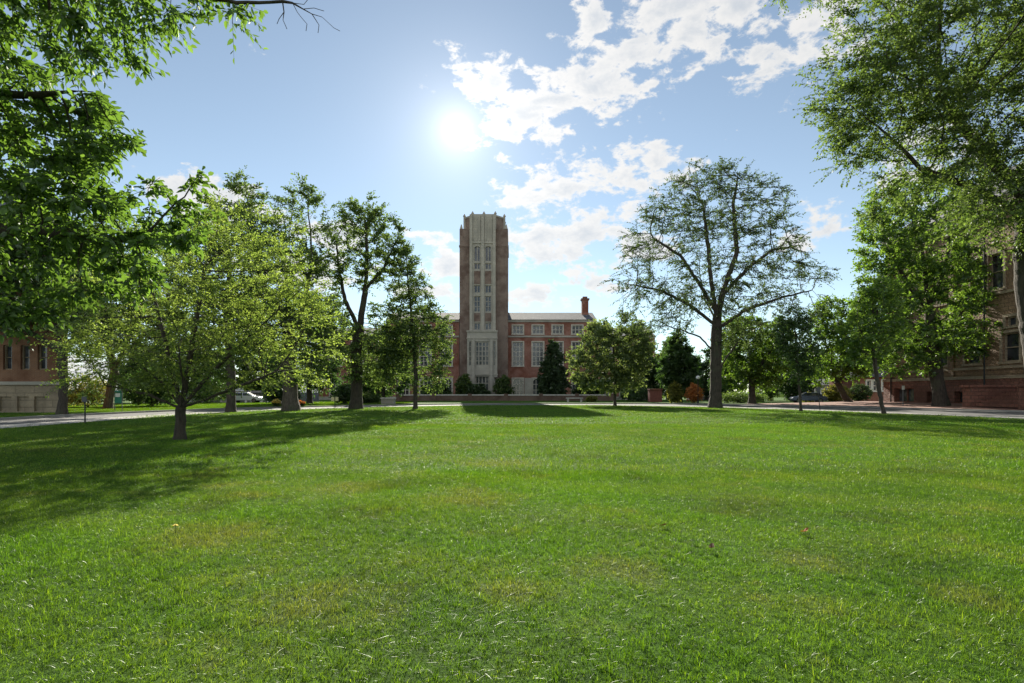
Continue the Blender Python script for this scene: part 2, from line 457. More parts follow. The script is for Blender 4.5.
def lawn_colour(g, pos):
    """colour of turf by its place: greener and paler swathes, straw patches, faint mowing bands"""
    n1 = g.noise(pos, .16, 4, .6); n2 = g.noise(pos, .75, 5, .65); n3 = g.noise(pos, 3.2, 3, .6)
    col = g.ramp(n2, [(.28, (.042, .108, .010)), (.52, (.070, .155, .013)), (.74, (.115, .19, .024))])
    col = g.mix(g.step(n1, .4, .65), col, (.070, .178, .011, 1))
    n4 = g.noise(pos, .42, 5, .7, .6)
    col = g.mix(g.step(n4, .5, .68, 0, .7), col, (.052, .085, .016, 1))
    n5 = g.noise(pos, 7, 3, .65)
    col = g.mix(1, col, g.ramp(n5, [(.32, (.62, .66, .6)), (.5, (1, 1, 1)), (.7, (1.3, 1.22, 1.15))]), 'MULTIPLY')
    sx = g.n('ShaderNodeSeparateXYZ'); g.put(sx.inputs[0], pos)
    w = g.math('SINE', g.math('ADD', g.math('MULTIPLY', sx.outputs[1], 2.4), g.math('MULTIPLY', g.math('ADD', sx.outputs[0], g.math('MULTIPLY', n1, 5)), 1.05)))
    col = g.mix(g.step(w, -.2, .9, 0, .22), col, (.12, .20, .03, 1))
    dry = g.step(g.math('ADD', g.math('MULTIPLY', n2, .6), g.math('MULTIPLY', n3, .4)), .53, .72, 0, .55)
    for (x, y, r) in ((-1.4, 4.15, .55), (-.25, 12.3, .9), (-3.1, 6.1, .7), (.05, 4.4, .35), (-.6, 8.3, .7), (.9, 5.0, .45), (-2.6, 9.3, .6), (-5.5, 10.4, .3), (-4.7, 9.4, .32), (-3.9, 8.6, .3), (2.6, 5.2, .4), (3.4, 4.3, .35)):
        dd = g.vmath('DISTANCE', pos, (x, y, 0))
        dd = g.math('ADD', dd, g.math('MULTIPLY', g.math('SUBTRACT', n3, .5), r * 2.6))
        dry = g.math('MAXIMUM', dry, g.step(dd, r * .05, r * 1.5, .42, 0))
    return g.mix(dry, col, (.165, .175, .07, 1)), n3

def _lawn(g, p):
    pos = g.n('ShaderNodeNewGeometry').outputs['Position']
    col, n3 = lawn_colour(g, pos)
    fine = g.noise(pos, 40, 3, .7)
    col = g.mix(.55, col, g.mix(fine, (.12, .12, .08, 1), (.8, .75, .6, 1)), 'MULTIPLY')
    g.put(p.inputs['Base Color'], col); p.inputs['Roughness'].default_value = 1
    p.inputs['Specular IOR Level'].default_value = .1
    g.put(p.inputs['Normal'], g.bump(g.math('ADD', fine, n3), .7, .05))
M['turf'] = principled('turf', _lawn)
def _earth(g, p):
    pos = g.n('ShaderNodeNewGeometry').outputs['Position']
    g.put(p.inputs['Base Color'], g.ramp(g.noise(pos, .12, 6, .65), [(.3, (.03, .055, .014)), (.6, (.06, .09, .022)), (.8, (.11, .10, .05))]))
    p.inputs['Roughness'].default_value = 1; p.inputs['Specular IOR Level'].default_value = 0
M['earth'] = principled('earth', _earth)

def blade_material():
    m, nt, out = new_mat('grass_blade'); g = NT(nt)
    pos = g.n('ShaderNodeNewGeometry').outputs['Position']
    col, n3 = lawn_colour(g, pos)
    a = g.n('ShaderNodeAttribute', attribute_name='var').outputs['Fac']
    col = g.mix(1, col, g.ramp(a, [(0, (.45, .52, .4)), (.5, (1, 1, 1)), (.9, (1.4, 1.3, 1.2)), (1, (2.5, 1.95, 2.2))]), 'MULTIPLY')
    tr = g.mix(1, col, (1.78, 1.55, .5, 1), "MULTIPLY")
    d = g.n('ShaderNodeBsdfDiffuse'); g.put(d.inputs[0], col)
    t = g.n('ShaderNodeBsdfTranslucent'); g.put(t.inputs[0], tr)
    mx = g.n('ShaderNodeMixShader'); mx.inputs[0].default_value = .5
    nt.links.new(d.outputs[0], mx.inputs[1]); nt.links.new(t.outputs[0], mx.inputs[2])
    gl = g.n('ShaderNodeBsdfGlossy'); gl.inputs['Roughness'].default_value = .38; gl.inputs[0].default_value = (.9, .95, .85, 1)
    m2 = g.n('ShaderNodeMixShader'); m2.inputs[0].default_value = .032
    nt.links.new(mx.outputs[0], m2.inputs[1]); nt.links.new(gl.outputs[0], m2.inputs[2])
    nt.links.new(m2.outputs[0], out.inputs[0]); return m
M['blade'] = blade_material()

G = .11      # level of everything beyond the kerb
bx = 700
o = link_mesh('ground', np_mesh('ground', [(-bx, -60, 0), (bx, -60, 0), (bx, 900, 0), (-bx, 900, 0)], [[0, 1, 2, 3]]), M['earth']); tag(o, kind='structure')
# lawn sheet
nE = len(EDGE)
V = np.c_[np.vstack([EDGE, [[5, 20]]]), np.full(nE + 1, .012)]
T = [[nE, (i + 1) % nE, i] for i in range(nE)]
o = link_mesh('lawn', np_mesh('lawn', V, None, T), M['turf']); tag(o, kind='structure')
PATH_W, R_L, R_R = 2.0, 6.2, 13.0
strip_mesh('footpath', off(0), off(PATH_W), .02, M['concrete'])
strip_mesh('road', off(PATH_W), off(R_L, R_R), .008, M['asphalt'])
# kerb: a real step
kb = MB(); a0, a1 = off(R_L, R_R), off(R_L + .28, R_R + .28)
for i in range(nE - 1):
    P = [(*a0[i], 0), (*a0[i + 1], 0), (*a1[i + 1], 0), (*a1[i], 0)]
    H = [(p[0], p[1], .125) for p in P]
    kb.face(H); kb.face([P[0], P[1], H[1], H[0]]); kb.face([P[2], P[3], H[3], H[2]])
tag(kb.build('kerb', M['concrete']), kind='structure')
vout = off(R_L + .28, R_R + .28)
strip_mesh('verge', vout, off(34, 34), G, M['turf'])
# terrace beyond the verge, as far as the buildings
o = link_mesh('campus_ground', np_mesh('campus_ground', [(-140, 80, .05), (140, 80, .05), (140, 190, .05), (-140, 190, .05)], [[0, 1, 2, 3]]), M['turf']); tag(o, kind='structure')
# brick pavement on the right, rising gently to the stone building
def plaza_z(x): return .125 + max(0, min(1, (x - 33) / 12)) * .32
pv = [(x, y) for x, y in a1[np.where((EDGE[:, 0] > 15) & (EDGE[:, 1] > 15) & (EDGE[:, 1] < 66))[0]]]
n = len(pv); V = [(x, y, .128) for x, y in pv] + [(max(x + .5, 45.3), y + (2 if i < n - 1 else -2), .46) for i, (x, y) in enumerate(pv)]
Q = [[i, i + 1, n + i + 1, n + i] for i in range(n - 1)]
o = link_mesh('brick_pavement', np_mesh('brick_pavement', V, Q), M['paver']); tag(o, kind='structure')
# far hills beyond the left of the campus
hx = np.linspace(-690, 640, 90); hz = 14 + 6 * np.sin(hx / 80) + 4 * np.sin(hx / 31 + 1) + 2 * np.sin(hx / 11); hz *= np.clip((250 - hx) / 500, .5, 1)
V = np.concatenate([np.c_[hx, np.full(90, 800.), np.zeros(90)], np.c_[hx, np.full(90, 850.), hz], np.c_[hx, np.full(90, 890.), np.zeros(90)]])
i = np.arange(89); Q = np.concatenate([np.stack([i, i + 1, 90 + i + 1, 90 + i], 1), np.stack([90 + i, 91 + i, 181 + i, 180 + i], 1)])
M['hill'] = plain('hill', (.10, .13, .15), 1, 0, .2, .004)  # blue-grey of distant haze painted into the hill colour
tag(link_mesh('hills', np_mesh('hills', V, Q), M['hill'], None, True), kind='structure')

# ------------------------------------------------------------------ grass blades: one object, patches instanced on its own points
def in_poly(x, y, P):
    c = np.zeros(len(x), bool); j = len(P) - 1
    for i in range(len(P)):
        xi, yi = P[i]; xj, yj = P[j]
        with np.errstate(divide='ignore', invalid='ignore'):
            t = ((yi > y) != (yj > y)) & (x < (xj - xi) * (y - yi) / (yj - yi + 1e-12) + xi)
        c ^= t; j = i
    return c

def grass_patch(rng, size, n, h, w):
    tri = lambda m: (rng.random((m, 2)) + rng.random((m, 2)) - 1) * size
    p = tri(n)
    # blades stand in small tufts
    nt_ = max(4, n // 9); tc = tri(nt_)
    k = rng.integers(0, nt_, n); tuft = rng.random(n) < .55
    p[tuft] = tc[k[tuft]] + rng.normal(size=(tuft.sum(), 2)) * .012 * (size / .6) ** .6
    hh = h * (.4 + .5 * rng.random(n) + .9 * rng.random(n) ** 5); hh = hh * np.where(tuft, np.exp(rng.normal(size=nt_) * .38)[k] * 1.1, .85); a = rng.random(n) * 6.283
    lean = np.abs(rng.normal(size=n)) * .7 + .15; la = rng.random(n) * 6.283
    lx = np.cos(la) * lean * hh; ly = np.sin(la) * lean * hh
    ww = w * (.6 + .7 * rng.random(n)); dx = np.cos(a) * ww / 2; dy = np.sin(a) * ww / 2
    z0 = np.full(n, 0.); 
    zt = hh * np.clip(1 - .45 * lean, .25, 1)
    B0 = np.c_[p[:, 0] - dx, p[:, 1] - dy, z0]; B1 = np.c_[p[:, 0] + dx, p[:, 1] + dy, z0]
    mx = p[:, 0] + lx * .35; my = p[:, 1] + ly * .35
    M0 = np.c_[mx - dx * .8, my - dy * .8, zt * .62]; M1 = np.c_[mx + dx * .8, my + dy * .8, zt * .62]
    T_ = np.c_[p[:, 0] + lx, p[:, 1] + ly, zt]
    V = np.stack([B0, B1, M1, M0, T_], 1).reshape(-1, 3)
    b = np.arange(n)[:, None] * 5
    tone = np.clip(.45 + .26 * rng.normal(size=n), 0, .9); tone[rng.random(n) < .05] = 1.
    return V, b + np.array([[0, 1, 2, 3]]), b + np.array([[3, 2, 4]]), tone

def make_grass():
    rng = np.random.default_rng(11)
    specs = [(.6, 2500, .034, .0035)] * 4 + [(1.3, 2300, .046, .007)] * 3 + [(3.2, 2300, .052, .016)] * 2
    VV, QQ, TT, tq, pid = [], [], [], [], []; offv = 0; tones_q = []; tones_t = []
    for k, (s, n, h, w) in enumerate(specs):
        V, Q, T, tone = grass_patch(rng, s * .9, n, h, w)
        VV.append(V); QQ.append(Q + offv); TT.append(T + offv); offv += len(V); pid += [k] * len(V); tones_q.append(tone); tones_t.append(tone)
    # places
    def spots(y0, y1, s, extra):
        ys = np.arange(y0, y1, s * .9); P = []
        for y in ys:
            half = y * .89 + extra; xs = np.arange(-half, half, s * .9)
            P.append(np.c_[xs + rng.uniform(-.05, .05, len(xs)) * s, y + rng.uniform(-.05, .05, len(xs)) * s])
        return np.vstack(P)
    near, mid, far = spots(.6, 11, .6, 4.5), spots(10.8, 28, 1.3, 3), spots(27.5, 76, 3.2, 4)
    verge = np.vstack([off(34, 34), off(R_L + .6, R_R + .6)[::-1]])
    inner = EDGE
    PP, pk = [], []
    for P, ks in ((near, (0, 1, 2, 3)), (mid, (4, 5, 6)), (far, (7, 8))):
        keep = in_poly(P[:, 0], P[:, 1], off(-.25))
        P = P[keep]; PP.append(np.c_[P, np.full(len(P), .012)]); pk.append(rng.choice(ks, len(P)))
    # verge on the left and at the back
    s = 1.3; gx, gy = np.meshgrid(np.arange(-58, -14, s), np.arange(22, 100, s)); P = np.c_[gx.ravel(), gy.ravel()]
    keep = in_poly(P[:, 0], P[:, 1], np.vstack([off(33), off(R_L + 1.)[::-1]])) & (np.abs(P[:, 0]) < P[:, 1] * .92 + 2) & (P[:, 0] < 12)
    P = P[keep]; PP.append(np.c_[P, np.full(len(P), G)]); pk.append(rng.choice((4, 5, 6), len(P)))
    PP = np.vstack(PP); pk = np.concatenate(pk); nP = len(PP)
    V = np.vstack(VV + [PP]); me = np_mesh('grass', V, np.vstack(QQ), np.vstack(TT), np.concatenate(tones_q + tones_t))
    def addattr(name, vals):
        a = me.attributes.new(name, 'FLOAT', 'POINT'); a.data.foreach_set('value', np.asarray(vals, np.float32))
    nb = offv
    addattr('pid', np.concatenate([pid, 100 + pk])); addattr('rot', np.concatenate([np.zeros(nb), rng.integers(0, 4, nP) * math.pi / 2]))
    addattr('scl', np.concatenate([np.ones(nb), rng.uniform(.8, 1.15, nP) * (1 + .22 * np.sin(PP[:, 0] * 1.9 + 1.3 * np.sin(PP[:, 1] * 1.1)) * np.sin(PP[:, 1] * 2.3 + PP[:, 0] * .6) + .12 * np.sin(PP[:, 0] * .7 - PP[:, 1] * .5))]))
    o = link_mesh('grass', me, M['blade']); tag(o, kind='stuff')
    ng = bpy.data.node_groups.new('grass_scatter', 'GeometryNodeTree')
    ng.interface.new_socket('Geometry', in_out='INPUT', socket_type='NodeSocketGeometry')
    ng.interface.new_socket('Geometry', in_out='OUTPUT', socket_type='NodeSocketGeometry')
    N_ = ng.nodes.new; L = ng.links.new
    gi = N_('NodeGroupInput'); go = N_('NodeGroupOutput'); jn = N_('GeometryNodeJoinGeometry')
    def named(nm):
        a = N_('GeometryNodeInputNamedAttribute'); a.data_type = 'FLOAT'; a.inputs['Name'].default_value = nm; return a.outputs['Attribute']
    pid_s, rot_s, scl_s = named('pid'), named('rot'), named('scl')
    cxyz = N_('ShaderNodeCombineXYZ'); L(rot_s, cxyz.inputs[2])
    czs = N_('ShaderNodeCombineXYZ'); czs.inputs[0].default_value = 1; czs.inputs[1].default_value = 1; L(scl_s, czs.inputs[2])
    er = N_('FunctionNodeEulerToRotation'); L(cxyz.outputs[0], er.inputs[0])
    def pick(v):
        cmp_ = N_('FunctionNodeCompare'); cmp_.data_type = 'FLOAT'; cmp_.operation = 'EQUAL'; L(pid_s, cmp_.inputs[0]); cmp_.inputs[1].default_value = v; cmp_.inputs['Epsilon'].default_value = .1
        sp = N_('GeometryNodeSeparateGeometry'); sp.domain = 'POINT'; L(gi.outputs[0], sp.inputs[0]); L(cmp_.outputs[0], sp.inputs[1]); return sp.outputs[0]
    for k in range(len(specs)):
        iop = N_('GeometryNodeInstanceOnPoints'); L(pick(100 + k), iop.inputs['Points'])
        L(pick(k), iop.inputs['Instance']); L(er.outputs[0], iop.inputs['Rotation']); L(czs.outputs[0], iop.inputs['Scale']); L(iop.outputs[0], jn.inputs[0])
    L(jn.outputs[0], go.inputs[0])
    md = o.modifiers.new('scatter', 'NODES'); md.node_group = ng
make_grass()

# ------------------------------------------------------------------ buildings
class Facade:
    """a wall in the plane through O along U (unit, horizontal), outward normal Nn, with real openings"""
    def __init__(s, O, U, Nn, root): s.O = Vector(O); s.U = Vector(U); s.N = Vector(Nn); s.root = root; s.open = []; s.b = Vector(root.location)
    def P(s, u, z, d=0): return s.O + s.U * u - s.N * d + Vector((0, 0, z)) - s.b
    def wall(s, u0, u1, z0, z1, mat, name='wall', depth=.35, solid=0.):
        us = sorted({u0, u1, *[v for o in s.open for v in (o[0], o[1]) if u0 < v < u1]}); zs = sorted({z0, z1, *[v for o in s.open for v in (o[2], o[3]) if z0 < v < z1]})
        mb = MB()
        for a, b in zip(us, us[1:]):
            for c, d in zip(zs, zs[1:]):
                m = ((a + b) / 2, (c + d) / 2)
                if any(o[0] < m[0] < o[1] and o[2] < m[1] < o[3] for o in s.open): continue
                mb.face([s.P(a, c), s.P(b, c), s.P(b, d), s.P(a, d)])
        for o in s.open:
            a, b, c, d = max(o[0], u0), min(o[1], u1), max(o[2], z0), min(o[3], z1)
            if b <= a or d <= c: continue
            for p, q in (((a, c), (b, c)), ((b, c), (b, d)), ((b, d), (a, d)), ((a, d), (a, c))):
                mb.face([s.P(*p), s.P(*q), s.P(*q, depth), s.P(*p, depth)])
        if solid:
            for p, q in (((u0, z0), (u1, z0)), ((u1, z0), (u1, z1)), ((u1, z1), (u0, z1)), ((u0, z1), (u0, z0))):
                mb.face([s.P(*p), s.P(*q), s.P(*q, solid), s.P(*p, solid)])
            mb.face([s.P(u0, z0, solid), s.P(u1, z0, solid), s.P(u1, z1, solid), s.P(u0, z1, solid)])
        bmesh.ops.remove_doubles(mb.bm, verts=mb.bm.verts, dist=.001)
        return mb.build(name, mat, s.root)
    def slab(s, mb, u0, u1, z0, z1, d0, d1):
        """box from depth d0 (negative = proud) to d1"""
        c = [s.P(u, z, d) for d in (d0, d1) for u, z in ((u0, z0), (u1, z0), (u1, z1), (u0, z1))]
        vs = [mb.bm.verts.new(p) for p in c]
        for f in ((0, 1, 2, 3), (7, 6, 5, 4), (0, 4, 5, 1), (1, 5, 6, 2), (2, 6, 7, 3), (3, 7, 4, 0)): mb.bm.faces.new([vs[i] for i in f])
    def window(s, u0, u1, z0, z1, mat, cols=3, rows=3, bar=.09, sur=.22, depth=.35, sill=True, arch=False, name='window', glass=None):
        w, h = u1 - u0, z1 - z0; mb = MB()
        if sur:       # surround standing proud of the wall, butted piece to piece
            s.slab(mb, u0 - sur, u0 - .004, z0, z1, -.09, .08); s.slab(mb, u1 + .004, u1 + sur, z0, z1, -.09, .08)
            s.slab(mb, u0 - sur, u1 + sur, z1 + .004, z1 + sur, -.10, .08)
            if sill: s.slab(mb, u0 - sur - .08, u1 + sur + .08, z0 - sur * .8, z0 - .004, -.16, .08)
        for i in range(1, cols):
            u = u0 + w * i / cols; s.slab(mb, u - bar / 2, u + bar / 2, z0, z1, depth - .2, depth - .02)
        for j in range(1, rows):
            z = z0 + h * j / rows; s.slab(mb, u0, u1, z - bar * .4, z + bar * .4, depth - .14, depth - .03)
        for a, b, c, d in ((u0 + .003, u0 + bar, z0 + .003, z1 - .003), (u1 - bar, u1 - .003, z0 + .003, z1 - .003)): s.slab(mb, a, b, c, d, depth - .17, depth - .025)
        for c, d in ((z0 + .004, z0 + bar), (z1 - bar, z1 - .004)): s.slab(mb, u0 + bar + .002, u1 - bar - .002, c, d, depth - .165, depth - .026)
        if arch:      # corner spandrels that round the head off
            n = 8
            for sg in (0, 1):
                pts = [(u0 if sg == 0 else u1, z1), ((u0 + u1) / 2, z1)]
                for k in range(n + 1):
                    a = math.pi / 2 * (1 - k / n); x = (u0 + u1) / 2 + (-1 if sg == 0 else 1) * math.cos(a) * w / 2
                    pts.append((x, z1 - w / 2 + math.sin(a) * w / 2))
                c = Vector(); f = [s.P(u, z, .02) for u, z in pts]; bk = [s.P(u, z, .3) for u, z in pts]
                for i in range(2, len(pts) - 1):
                    mb.bm.faces.new([mb.bm.verts.new(v) for v in (f[0], f[i], f[i + 1])])
                    mb.bm.faces.new([mb.bm.verts.new(v) for v in (f[i], f[i + 1], bk[i + 1], bk[i])])
        o = mb.build(name, mat, s.root)
        g_ = MB(); g_.face([s.P(u0, z0, depth), s.P(u1, z0, depth), s.P(u1, z1, depth), s.P(u0, z1, depth)]); g_.build('pane', glass or M['glass'], o)
        return o
    def band(s, u0, u1, z0, z1, proud, mat, name): 
        mb = MB(); s.slab(mb, u0, u1, z0, z1, -proud, .12); return mb.build(name, mat, s.root)

# ---- the tower building
TY = 122.0
def tx(px, Y=TY): return (px - 512) / F * Y
def tz(py, Y=TY): return EYE + (HZ - py) / F * Y
cxm = tx(483)
root = empty('tower_building', (cxm, TY, 0.05), 'tall square brick clock-less tower with pale stone window bay and brick wings', 'building')
root['label'] = 'tall brick tower with a pale stone window bay between two slate-roofed brick wings'
b0 = Vector(root.location)
x0, x1 = tx(459.3), tx(508); D = x1 - x0
zs = tz(228); zc = tz(214.5)
mb = MB(b0); mb.box((x0, TY + .6, .05), (x1, TY + .6 + D, zs)); 
# corner offsets near the top
mb.box((x0 - .12, TY + .48, tz(246)), (x1 + .12, TY + .72 + D, tz(244.6)))
mb.o = b0; mb.build('tower_shaft', M['brick_tower'], root)
ca, cb = tx(463.2), tx(504.2); cc = (ca + cb) / 2; hw = (cb - ca) / 2; k = hw * .56; cyy = TY + .6 + D / 2
oct_ = [(cc - k, cyy - hw), (cc + k, cyy - hw), (cc + hw, cyy - k), (cc + hw, cyy + k), (cc + k, cyy + hw), (cc - k, cyy + hw), (cc - hw, cyy + k), (cc - hw, cyy - k)]
mb = MB(b0); mb.prism(oct_, zs - .02, zc)
mb.build('belfry_crown', M['brick_tower'], root)
mb = MB(b0); mb.prism([(cc + (p[0] - cc) * 1.03, cyy + (p[1] - cyy) * 1.03) for p in oct_], zc - .02, zc + .32); mb.build('parapet_coping', M['limestone'], root)
for p in oct_ + [((oct_[0][0] + oct_[1][0]) / 2, oct_[0][1])]:
    mb = MB(b0); mb.box((p[0] - .2, p[1] - .2, tz(243)), (p[0] + .2, p[1] + .2, zc + .5498)); mb.prism([(p[0] - .3, p[1] - .3), (p[0] + .3, p[1] - .3), (p[0] + .3, p[1] + .3), (p[0] - .3, p[1] + .3)], zc + .55, zc + 1.1, .15)
    mb.build('pinnacle', M['limestone'], root)
for ex in (x0 + .35, x1 - .35):
    mb = MB(b0); mb.prism([(ex - .3, TY + .7), (ex + .3, TY + .7), (ex + .3, TY + 1.3), (ex - .3, TY + 1.3)], zs, zs + 1.0, .3); mb.build('pinnacle', M['limestone'], root)
# stone bay with two columns of windows
fb = Facade((0, TY, 0), (1, 0, 0), (0, -1, 0), root)
colsx = [(tx(474), tx(480.4)), (tx(485), tx(491.4))]
wins = []
for (a, b) in colsx:
    for (pt, pb, cols, rows, arch) in ((246, 261.5, 2, 1, True), (263, 269.5, 2, 1, False), (285, 293, 2, 1, False), (296, 312, 2, 3, False), (322.5, 330, 2, 1, False)):
        fb.open.append((a, b, tz(pb), tz(pt))); wins.append((a, b, tz(pb), tz(pt), cols, rows, arch))
fb.wall(tx(470), tx(495.3), .05, zc + .1, M['limestone'], 'stone_bay', .4, .62)
for (a, b, c, d, cols, rows, arch) in wins: fb.window(a, b, c, d, M['limestone'], cols, rows, .16, 0, .4, arch=arch)
for (a, b) in colsx:
    fb.band(a + .02, b - .02, tz(321.5), tz(313), .06, M['brick_tower'], 'brick_spandrel')
    fb.band(a + .02, b - .02, tz(284), tz(271), .05, M['brick_tower'], 'brick_spandrel')
for px in (471, 482.7, 494.3):
    fb.band(tx(px) - .28, tx(px) + .28, tz(332), tz(215), .32, M['limestone'], 'buttress_rib')
for px in (474, 477, 479.8, 485.6, 488.4, 491.4):
    fb.band(tx(px) - .09, tx(px) + .09, tz(241), tz(217), .14, M['limestone'], 'tracery_rib')
fb.band(tx(470), tx(495.3), tz(243.5), tz(241.5), .2, M['limestone'], 'string_course')
# oriel
fo = Facade((0, TY - 1.3, 0), (1, 0, 0), (0, -1, 0), root)
ow = (tx(475.7), tx(489.3), tz(366), tz(342)); fo.open.append(ow)
dw = (tx(475.7), tx(489.3), .5, tz(376)); fo.open.append(dw)
for a, b in ((469.3, 471.8), (493.2, 495.7)): fo.open.append((tx(a), tx(b), tz(366), tz(342)))
fo.wall(tx(467.6), tx(497.4), tz(376) - .3, tz(331.5), M['limestone'], 'oriel', .4, 1.28)
fo.open = [dw]; fo.wall(tx(470.5), tx(494.5), .05, tz(376) - .302, M['limestone'], 'porch', .4, 1.28)
fo.window(*ow, M['limestone'], 4, 5, .22, 0, .4); fo.window(*dw, M['limestone'], 4, 3, .2, 0, .4, name='door')
for a, b in ((469.3, 471.8), (493.2, 495.7)): fo.window(tx(a), tx(b), tz(366), tz(342), M['limestone'], 1, 5, .16, 0, .4)
fo.band(tx(467), tx(498), tz(332.5), tz(331) , .2, M['limestone'], 'cornice'); fo.band(tx(467), tx(498), tz(339.3), tz(338.2), .15, M['limestone'], 'string_course'); fo.band(tx(467), tx(498), tz(375), tz(374), .15, M['limestone'], 'string_course')
for px in (473.6, 491.4): fo.band(tx(px) - .3, tx(px) + .3, .05, tz(340), .3, M['limestone'], 'buttress_rib')
# wings
WY = 124.5
def wing(pxa, pxb, cols_px, low=0.):
    a, b = tx(pxa, WY), tx(pxb, WY); f = Facade((0, WY, 0), (1, 0, 0), (0, -1, 0), root)
    ze, zb = tz(319.8, WY) - low, tz(336.5, WY); ops = []
    for (p, q) in cols_px:
        u, v = tx(p, WY), tx(q, WY)
        ops += ([] if low else [(u, v, tz(334, WY), tz(325.5, WY), 3, 2, False, M['trim_pale'])]) + [(u, v, tz(366, WY), tz(342, WY), 3, 5, False, M['trim_pale']), (u, v, .9, tz(378.5, WY), 3, 3, True, M['trim_pale'])]
    f.open = [o_[:4] for o_ in ops]
    f.wall(a, b, .05, ze, M['brick_red'], 'wing_wall', .35)
    for o_ in ops: f.window(*o_[:4], o_[7], o_[4], o_[5], .13, .2, .35, arch=o_[6])
    if not low: f.band(a, b, zb - .18, zb + .18, .16, M['limestone'], 'string_course')
    f.band(a, b, ze - .5, ze - .04, .22, M['limestone'], 'eaves_cornice')
    f.band(a, b, .06, .75, .12, M['limestone'], 'plinth')
    # closed sides and back, pitched slate roof
    dp = 13.; mb = MB(b0); mb.box((a, WY + .36, .05), (b, WY + dp, ze - .01)); mb.build('wing_body', M['brick_red'], root)
    mb = MB(b0); zr = tz(312.6, WY + dp / 2) - low
    A = [(a, WY - .5, ze), (b, WY - .5, ze), (b, WY + dp / 2, zr), (a, WY + dp / 2, zr)]; B = [(a, WY + dp + .5, ze), (b, WY + dp + .5, ze)]
    mb.face(A); mb.face([A[3], A[2], B[1], B[0]]); mb.face([A[0], A[3], B[0]]); mb.face([A[1], B[1], A[2]]); mb.face([A[0], B[0], B[1], A[1]])
    return mb.build('roof', M['slate'], root)
rf = wing(508.1, 596.5, [(512.6, 523.2), (532.4, 543.4), (552.4, 562.8), (572, 582.6)])
wing(596.6, 655, [(602, 612), (620, 630), (638, 648)], 3.4)
wing(386, 459.2, [(398, 409), (420, 431), (441, 452)])
wing(318, 385.9, [(330, 341), (352, 363)], 3.4)
mb = MB(b0); ca_, cb_ = tx(581.6, WY + 5), tx(588, WY + 5); zt = tz(300.5, WY + 5)
mb.box((ca_, WY + 4.2, tz(318, WY)), (cb_, WY + 5.7, zt)); mb.box((ca_ - .3, WY + 3.9, tz(318, WY)), (cb_ + .5, WY + 6, tz(313.5, WY)))
ch = mb.build('chimney', M['brick_red'], root); ch.parent = rf
mb = MB(b0); mb.box((ca_ - .2, WY + 4.0, zt), (cb_ + .2, WY + 5.9, zt + .35)); mb.box((ca_ + .2, WY + 4.5, zt + .35), (cb_ - .2, WY + 5.4, zt + .8)); mb.build('chimney_cap', M['red_stone'], rf)
# stone entrance block between the arches
f = Facade((0, WY, 0), (1, 0, 0), (0, -1, 0), root); f.band(tx(524.6, WY), tx(533, WY), .06, tz(378, WY), .5, M['limestone'], 'entrance_portal')
# terrace wall with coping in front
TW = 104.
root2 = empty('terrace_wall', (0, TW, .05), 'long low brick terrace wall with pale coping before the tower', 'wall')
f = Facade((0, TW, 0), (1, 0, 0), (0, -1, 0), root2)
f.wall(tx(398, TW), tx(612, TW), .05, tz(395.6, TW), M['brick_dark'], 'wall', .2, .45); f.band(tx(397.5, TW), tx(612.5, TW), tz(395.5, TW), tz(394.4, TW), .08, M['coping'], 'coping')
for px in (398, 434, 470, 506, 541, 577, 612):
    f.band(tx(px, TW) - .35, tx(px, TW) + .35, .05, tz(393.6, TW), .14, M['brick_dark'], 'pier')

# ---- right: rough stone building
XW = 45.0
root3 = empty('stone_building', (XW, 50, .3), 'brown rough stone building over a red stone base, right behind the big maple', 'building')
fr = Facade((XW, 0, 0), (0, 1, 0), (-1, 0, 0), root3)
def ry(px): return F * XW / (px - 512)
def rz(px, py): return EYE + (HZ - py) / F * ry(px)
y_near, y_far = 38., ry(886)
z1b = rz(985, 379); ztop = 19.5
ops = []
zwa, zwb = rz(988, 291), rz(988, 256)
for ya in (53.9, 61.5, 46.5): ops.append((ya, ya + 1.75, zwa, zwb, 1, 2)); ops.append((ya + 2.05, ya + 3.8, zwa, zwb, 1, 2))
for ya in (52.2, 56.6, 60.8, 46.8): ops.append((ya, ya + 1.85, 4.35, 6.95, 1, 2)); ops.append((ya + .3, ya + 1.5, 7.55, 8.4, 1, 1))
ops += [(64.8, 66.6, 4.35, 6.95, 1, 2), (66, 67.6, zwa, zwb, 1, 2)]
for o_ in ops: fr.open.append(o_[:4])
fr.wall(y_near, y_far, z1b, ztop, M['sandstone'], 'upper_wall', .4)
for o_ in ops: fr.window(*o_[:4], M['buff_stone'], o_[4], o_[5], .11, .24, .4)
bas = [(65.6, 69.0, .45, 2.05), (57.2, 59.6, .48, 1.65), (61.5, 63.6, .48, 1.65)]
fr.open = list(bas)
fr2 = Facade((XW - .25, 0, 0), (0, 1, 0), (-1, 0, 0), root3); fr2.open = list(bas)
fr2.wall(y_near, y_far + .1, .1, z1b, M['red_stone'], 'base_wall', .6)
for b_ in bas: fr2.window(*b_, M['red_stone'], 2, 1, .1, 0, .6, name='basement_window')
fr2.band(y_near, y_far + .1, z1b, z1b + .28, .1, M['buff_stone'], 'belt_course'); fr.band(y_near, y_far, 3.75, 4.02, .16, M['buff_stone'], 'belt_course')
fr.band(y_near, y_far, zwa - .55, zwa - .3, .2, M['buff_stone'], 'belt_course'); fr.band(y_near, y_far, ztop - .6, ztop, .4, M['buff_stone'], 'eaves_cornice')
for yc in (69.9, 64.2, 60.2, 51.2, 45.2):
    fr.band(yc - .35, yc + .35, z1b + .3, ztop - .62, .18, M['sandstone'], 'pilaster')
mb = MB(root3.location); mb.box((XW + .42, y_near, .1), (XW + 16, y_far, ztop - .01)); mb.build('body', M['sandstone'], root3)
